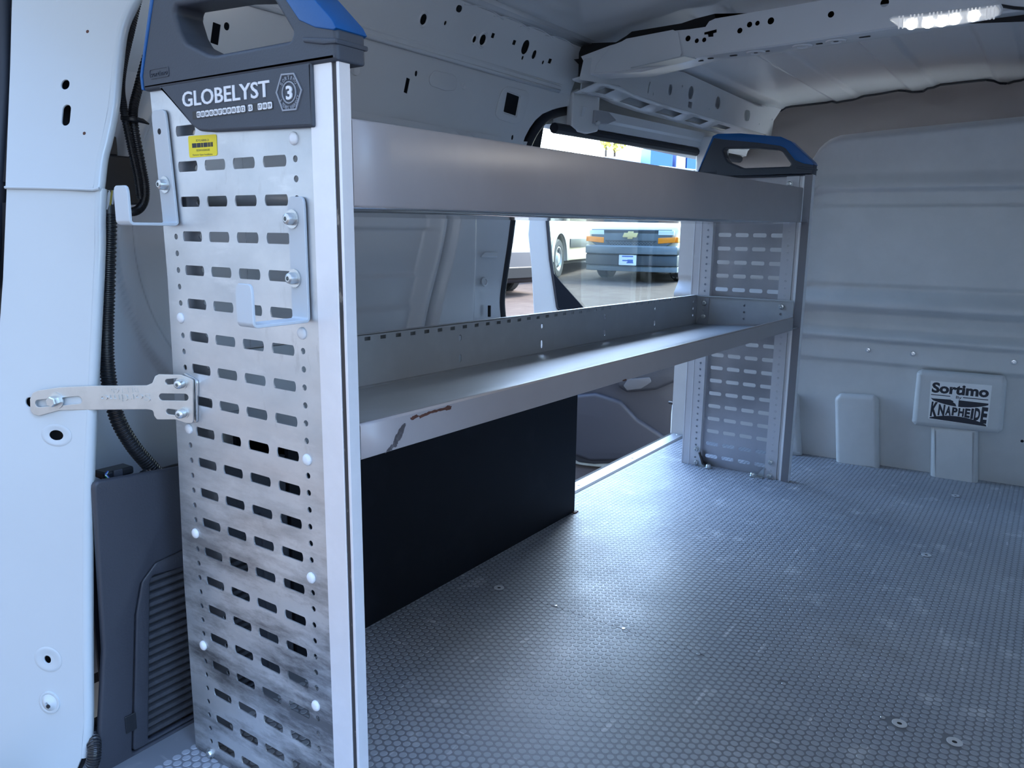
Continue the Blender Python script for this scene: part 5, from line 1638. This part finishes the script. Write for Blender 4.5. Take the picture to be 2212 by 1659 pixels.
def wheel(parent, x, y, r, w, side):
    """wheel with its axle along local x; side = +1 faces +x"""
    t = MB().lathe((x - side * w, y, r), (side, 0, 0), [(r * 0.62, 0), (r * 0.93, 0.0), (r, w * 0.15), (r, w * 0.85), (r * 0.93, w), (r * 0.66, w), (r * 0.62, w * 0.9)], 32, False).build('tyre', TYRE, parent, local=True)
    b = MB().lathe((x - side * w, y, r), (side, 0, 0), [(r * 0.62, w * 0.5), (r * 0.62, w * 0.98), (r * 0.57, w * 0.98), (r * 0.52, w * 0.75), (r * 0.30, w * 0.80), (r * 0.26, w * 0.98), (r * 0.14, w * 1.0), (0.0001, w * 1.0)], 32, False).build('rim', RIMM, t, local=True)
    hl_ = MB()
    for k in range(12):
        a = 2 * math.pi * k / 12
        hl_.lathe((x - side * w * 0.19, y + r * 0.43 * math.cos(a), r + r * 0.43 * math.sin(a)), (side, 0, 0), [(r * 0.055, 0), (r * 0.055, 0.012), (0.0001, 0.012)], 8, False)
    hl_.build('rim_holes', TYRE, t, local=True)

def profile_body(name, poly, w, m_, parent, bev=0.06, taper=0.0, zt0=1.2):
    b = MB().prism(poly, 'x', -w / 2, w / 2)
    if taper:
        b.v = [(x * (1 - taper * max(0.0, z - zt0)), y, z) for x, y, z in b.v]
    return b.build(name, m_, parent, local=True, bevel=bev, segs=3, smooth=50)

# white cargo van with grey grille, facing the camera
DV = 16.0
c = far(1364, 520, DV)
th = math.atan2(CAM[1] - c[1], CAM[0] - c[0])              # heading towards the camera
yaw = th + math.pi / 2 + math.radians(-20)                 # local -y is the front
tire = far(1314, 597, DV + 0.6)
vz = gz(c[0], c[1]) + 0.015
V1 = root('cargo_van', (float(c[0]), float(c[1]), vz), 'white cargo van with dark grille and orange turn lamps facing the side opening', 'van', rot=yaw)
profile_body('body', [(0.06, 0.45), (0.0, 0.70), (0.02, 1.06), (0.12, 1.14), (0.85, 1.28), (0.95, 1.34), (1.70, 1.98), (2.0, 2.10), (5.5, 2.12), (5.55, 0.45)], 1.96, CREAM, V1, 0.07, 0.10)
b = MB().add([(-0.86, 0.93, 1.345), (0.86, 0.93, 1.345), (0.74, 1.66, 1.965), (-0.74, 1.66, 1.965)], [(0, 1, 2, 3)])
b.v = [(x, y - 0.03, z + 0.025) for x, y, z in b.v]
b.build('windscreen', WSHIELD, V1, local=True, solid=0.01, smooth=0)
PV = Plane((0, 0, 0), (1, 0, 0), (0, 0, 1))
def vsheet(name, pts, holes, th_, m_, parent, n, bev=0.0, r=0.01):
    o = sheet(name, PV, roundpoly(pts, r, 3), holes, th_, m_, None, n=n, bev=bev)
    o.parent = parent
    return o
gs = vsheet('grille_surround', [(-0.86, 0.78), (-0.60, 0.62), (0.60, 0.62), (0.86, 0.78), (0.86, 1.04), (-0.86, 1.04)], [], 0.05, MIDGREY, V1, 0.05, 0.012)
vsheet('grille_opening', [(-0.56, 0.82), (-0.42, 0.655), (0.42, 0.655), (0.56, 0.82)], [], 0.01, DKGREY, gs, 0.056)
vsheet('grille_opening', [(-0.60, 1.02), (-0.58, 0.97), (0.58, 0.97), (0.60, 1.02)], [], 0.01, DKGREY, gs, 0.056)
mesh_b = MB()
for k in range(16):
    for s in (-1, 1):
        x0 = -0.46 + k * 0.062
        mesh_b.pbox(Plane((x0, 0, 0.735), (math.cos(s * 0.7), 0, math.sin(s * 0.7)), (-math.sin(s * 0.7), 0, math.cos(s * 0.7))), -0.085, 0.085, -0.006, 0.006, 0.055, 0.060)
mesh_b.build('grille_mesh', MIDGREY, gs, local=True, smooth=0)
bow_t = [(-0.165, -0.03), (-0.13, 0.045), (-0.055, 0.045), (-0.045, 0.075), (0.065, 0.075), (0.06, 0.045), (0.165, 0.045), (0.135, -0.045), (0.055, -0.045), (0.045, -0.075), (-0.06, -0.075), (-0.055, -0.045), (-0.155, -0.045)]
vsheet('emblem', [(x * 1.0, 0.925 + z) for x, z in bow_t], [], 0.02, GOLD, gs, 0.085, 0.004, r=0.002)
for s in (-1, 1):
    vsheet('headlamp', [(s * 0.58, 0.93), (s * 0.90, 0.93), (s * 0.90, 1.02), (s * 0.58, 1.02)][::s], [], 0.04, CLEARL, V1, 0.06, 0.008)
    a = [(s * 0.58, 0.76), (s * 0.93, 0.79), (s * 0.94, 0.895), (s * 0.58, 0.875)][::s]
    vsheet('turn_lamp', a, [], 0.05, AMBER, V1, 0.062, 0.008)
    b = MB().box(min(s * 0.93, s * 0.985), max(s * 0.93, s * 0.985), -0.04, 0.22, 0.79, 0.895).build('turn_lamp', AMBER, V1, local=True, bevel=0.01)
bump = MB()
fr = [(-1.02, 0.30), (-0.98, -0.02), (-0.80, -0.13), (0.0, -0.17), (0.80, -0.13), (0.98, -0.02), (1.02, 0.30)]
def bumper(name, z0, z1, off, m_):
    b = MB()
    pr = [(0.0, z0), (off, z0 + 0.01), (off, z1 - 0.03), (off - 0.04, z1)]
    b.grid(lambda i, j: (fr[i][0] * (1 + 0.02 * 0), fr[i][1] - pr[j][0] + 0.02, pr[j][1]), range(7), range(4))
    return b.build(name, m_, V1, local=True, smooth=50, solid=0.02)
bumper('bumper', 0.545, 0.72, 0.06, MIDGREY)
bumper('bumper_insert', 0.32, 0.545, 0.03, DKGREY)
bumper('air_dam', 0.20, 0.32, 0.0, MIDGREY)
pl_ = vsheet('number_plate', [(-0.185, 0.325), (0.185, 0.325), (0.185, 0.53), (-0.185, 0.53)], [], 0.012, PLATEM, V1, 0.19, 0.002, r=0.015)
for x0, x1, z0, z1 in ((-0.12, 0.12, 0.49, 0.515), (-0.11, 0.02, 0.405, 0.43), (0.0, 0.12, 0.375, 0.44), (-0.02, 0.13, 0.365, 0.385)):
    vsheet('plate_print', [(x0, z0), (x1, z0), (x1, z1), (x0, z1)], [], 0.001, BLUEI, pl_, 0.1912, r=0.008)
for s in (-1, 1):
    wheel(V1, s * 0.93, 0.75, 0.37, 0.24, s)
    wheel(V1, s * 0.93, 4.2, 0.37, 0.24, s)
MB().box(-0.9, 0.9, 0.3, 5.4, 0.25, 0.46).build('underbody', TYRE, V1, local=True, smooth=0)

# cream delivery van parked to its left, side on: front wheel visible
DW = 16.8
w0 = far(1208, 592, DW)
dirv = far(1262, 520, DW + 2.1) - far(1208, 520, DW)
ya = math.atan2(dirv[1], dirv[0])
V2 = root('delivery_van', (float(w0[0]), float(w0[1]), gz(w0[0], w0[1])), 'cream delivery van with steel wheel seen from the side, partly behind the open door', 'van', rot=ya - math.pi / 2)
V2.scale = (1.15, 1.15, 1.15)
# local +y runs to the rear; local +x is the side that faces the camera
arch = [(0.46 * math.cos(a), 0.36 + 0.46 * math.sin(a)) for a in np.linspace(0.0 - 0.12, math.pi + 0.12, 15)]
side = [(-0.95, 0.30), (-1.0, 0.75), (-0.75, 1.05), (-0.35, 1.25), (0.30, 2.05), (0.8, 2.35), (4.9, 2.40), (4.9, 0.28)] + arch
sdz = MB()
PVS = Plane((0.0, 0, 0), (0, 1, 0), (0, 0, 1))
o = sheet('body_side', PVS, side, [], 0.06, CREAM, None, n=0.0, bev=0.015); o.parent = V2
ar = sheet('wheel_arch_trim', PVS, [(0.46 * math.cos(a), 0.36 + 0.46 * math.sin(a)) for a in np.linspace(math.pi + 0.1, -0.1, 16)] + [(0.60 * math.cos(a), 0.36 + 0.60 * math.sin(a)) for a in np.linspace(-0.1, math.pi + 0.1, 16)], [], 0.03, mat('putty trim', (0.42, 0.40, 0.36), 0.5), None, n=0.02, bev=0.006); ar.parent = V2
md = sheet('side_moulding', PVS, [(0.72, 0.55), (4.4, 0.55), (4.4, 0.72), (0.72, 0.72)], [], 0.03, DKGREY, None, n=0.02, bev=0.006); md.parent = V2
body2 = profile_body('body_core', [(-0.9, 0.62), (-0.72, 1.05), (-0.35, 1.25), (0.30, 2.03), (0.8, 2.33), (4.85, 2.38), (4.85, 0.5), (0.7, 0.5), (0.7, 0.95), (-0.7, 0.95)], 1.9, CREAM, V2, 0.05)
body2.location.x = -1.0
MB().box(-1.9, -0.08, -0.8, 4.8, 0.24, 0.6).build('underbody', TYRE, V2, local=True, smooth=0)
wheel(V2, -0.01, 0.0, 0.36, 0.22, 1)
wheel(V2, -0.01, 3.6, 0.36, 0.22, 1)

# dark saloon car nearer the van, nose towards the van
DS = 13.4
s0_ = far(1075, 620, DS)
V3 = root('saloon_car', (float(s0_[0]), float(s0_[1]), gz(s0_[0], s0_[1])), 'dark graphite saloon car glimpsed between the door seal and the open door', 'car', rot=math.atan2(CAM[1] - s0_[1], CAM[0] - s0_[0]) + 0.80)
poly = [(-4.3, 0.22), (-4.4, 0.75), (-4.0, 0.98), (-3.2, 1.05), (-2.6, 1.42), (-1.9, 1.46), (-0.9, 1.05), (0.0, 0.92), (0.35, 0.78), (0.42, 0.45), (0.32, 0.22)]
b = MB()
n_ = len(poly)
secs = [(-0.86, 0.90), (-0.70, 1.0), (0.70, 1.0), (0.86, 0.90)]
for yy_, f_ in secs:
    b.v += [(x if x < -0.5 else x * (0.8 if f_ < 1 else 1.0), yy_, 0.22 + (z - 0.22) * (f_ if z > 0.9 else 1.0)) for x, z in poly]
for j in range(3):
    b.f += [(j * n_ + i, j * n_ + (i + 1) % n_, (j + 1) * n_ + (i + 1) % n_, (j + 1) * n_ + i) for i in range(n_)]
b.f += [tuple(range(n_))[::-1], tuple(range(3 * n_, 4 * n_))]
b.build('body', SEDAN, V3, local=True, bevel=0.05, segs=3, smooth=50)
MB().box(0.10, 0.44, -0.55, 0.55, 0.30, 0.50).build('grille', mat('black car grille', (0.006, 0.006, 0.008), 0.6, spec=0.2), V3, local=True, bevel=0.02)
for y_ in (-0.74, 0.60):
    MB().box(0.02, 0.40, y_ - 0.06, y_ + 0.20, 0.62, 0.74).build('headlamp', CLEARL, V3, local=True, bevel=0.02)
def wheel_y(parent, x, y, r, w, side):
    t = MB().lathe((x, y - side * w, r), (0, side, 0), [(r * 0.62, 0), (r * 0.93, 0.0), (r, w * 0.15), (r, w * 0.85), (r * 0.93, w), (r * 0.62, w)], 28, False).build('tyre', TYRE, parent, local=True)
    MB().lathe((x, y - side * w, r), (0, side, 0), [(r * 0.62, w * 0.9), (r * 0.2, w), (0.0001, w)], 24, False).build('rim', RIMM, t, local=True)
for x_ in (-0.55, -3.4):
    wheel_y(V3, x_, -0.87, 0.32, 0.2, -1)
    wheel_y(V3, x_, 0.87, 0.32, 0.2, 1)

# far side of the lot: trailer, blue box, rail and trees, washed out by the light
TR = mat('white trailer skin', (0.80, 0.80, 0.82), 0.5)
q = far(1330, 330, 34)
T1 = root('box_trailer', (float(q[0]), float(q[1]), gz(q[0], q[1])), 'long white box trailer at the far edge of the lot', 'trailer', rot=math.atan2(ROT[0][1], ROT[0][0]) - 0.15)
MB().box(-6.5, 2.8, 0, 2.6, 1.0, 3.65).build('box', TR, T1, local=True, bevel=0.03)
for k in range(9):
    MB().box(-6.4 + k * 1.1, -6.36 + k * 1.1, -0.02, 0.0, 1.05, 3.6).build('side_rib', TR, T1, local=True, smooth=0)
for x_ in (-5.2, -4.0):
    wheel_y(T1, x_, 0.1, 0.5, 0.3, -1)
MB().box(1.6, 1.8, 0.3, 0.5, 0, 1.0).build('support_leg', DKGREY, T1, local=True)
BLUEB = mat('blue container paint', (0.08, 0.20, 0.55), 0.5)
q = far(1412, 318, 30)
T2 = root('shipping_container', (float(q[0]), float(q[1]), gz(q[0], q[1])), 'blue box body standing right of the white trailer', 'container', rot=math.atan2(ROT[0][1], ROT[0][0]))
MB().box(-0.1, 0.75, 0, 2.4, 1.9, 3.9).build('box', BLUEB, T2, local=True, bevel=0.02)
MB().box(0.9, 1.25, 0, 2.4, 1.9, 3.9).build('box_end', TR, T2, local=True, bevel=0.02)
MB().box(1.3, 1.7, 0, 2.4, 2.0, 3.9).build('box_side', BLUEB, T2, local=True, bevel=0.02)
MB().box(-0.6, 3.6, -0.1, 2.4, 1.65, 1.85).build('deck', TR, T2, local=True, bevel=0.02)
for x_ in (-0.3, 0.2, 2.0, 3.2):
    MB().box(x_, x_ + 0.12, 0.0, 0.12, 0, 1.65).build('post', DKGREY, T2, local=True)
LEAFM = mat('sunlit foliage', (0.50, 0.46, 0.10), 0.8, var=0.6, vscale=2)
BARK = mat('bark', (0.10, 0.07, 0.05), 0.9)
def tree(px, py, dist, h, r, seed, lab):
    q = far(px, py, dist)
    g0 = gz(q[0], q[1])
    t = root('tree', (float(q[0]), float(q[1]), g0), lab, 'tree', 'trees behind the parking lot')
    zc = float(q[2])
    rnd = random.Random(seed)
    MB().tube([(0, 0, 0), (0.05, 0, (zc - g0) * 0.6), (0, 0.05, zc - g0)], [0.14, 0.11, 0.05], 8).build('trunk', BARK, t, local=True)
    b = MB()
    for k in range(260):
        a, e, rr = rnd.uniform(0, 6.283), rnd.uniform(-1, 1), r * rnd.uniform(0.35, 1.0) ** 0.5
        ce = math.sqrt(1 - e * e)
        p_ = Vector((rr * ce * math.cos(a), rr * ce * math.sin(a), zc - g0 + rr * 1.25 * e))
        d1 = Vector((rnd.uniform(-1, 1), rnd.uniform(-1, 1), rnd.uniform(-1, 1))).normalized()
        d2 = d1.orthogonal().normalized()
        s_ = r * 0.16
        b.add([p_ - d1 * s_, p_ + d2 * s_ * 0.6, p_ + d1 * s_, p_ - d2 * s_ * 0.6], [(0, 1, 2, 3)])
    o_ = b.build('foliage', LEAFM, t, local=True, smooth=0)
    o_['kind'] = 'stuff'
tree(1328, 290, 48, 5, 0.9, 1, 'yellow-green rounded tree above the far trailer')
tree(1309, 294, 52, 4, 0.5, 2, 'small yellow-green tree left of the rounded tree')
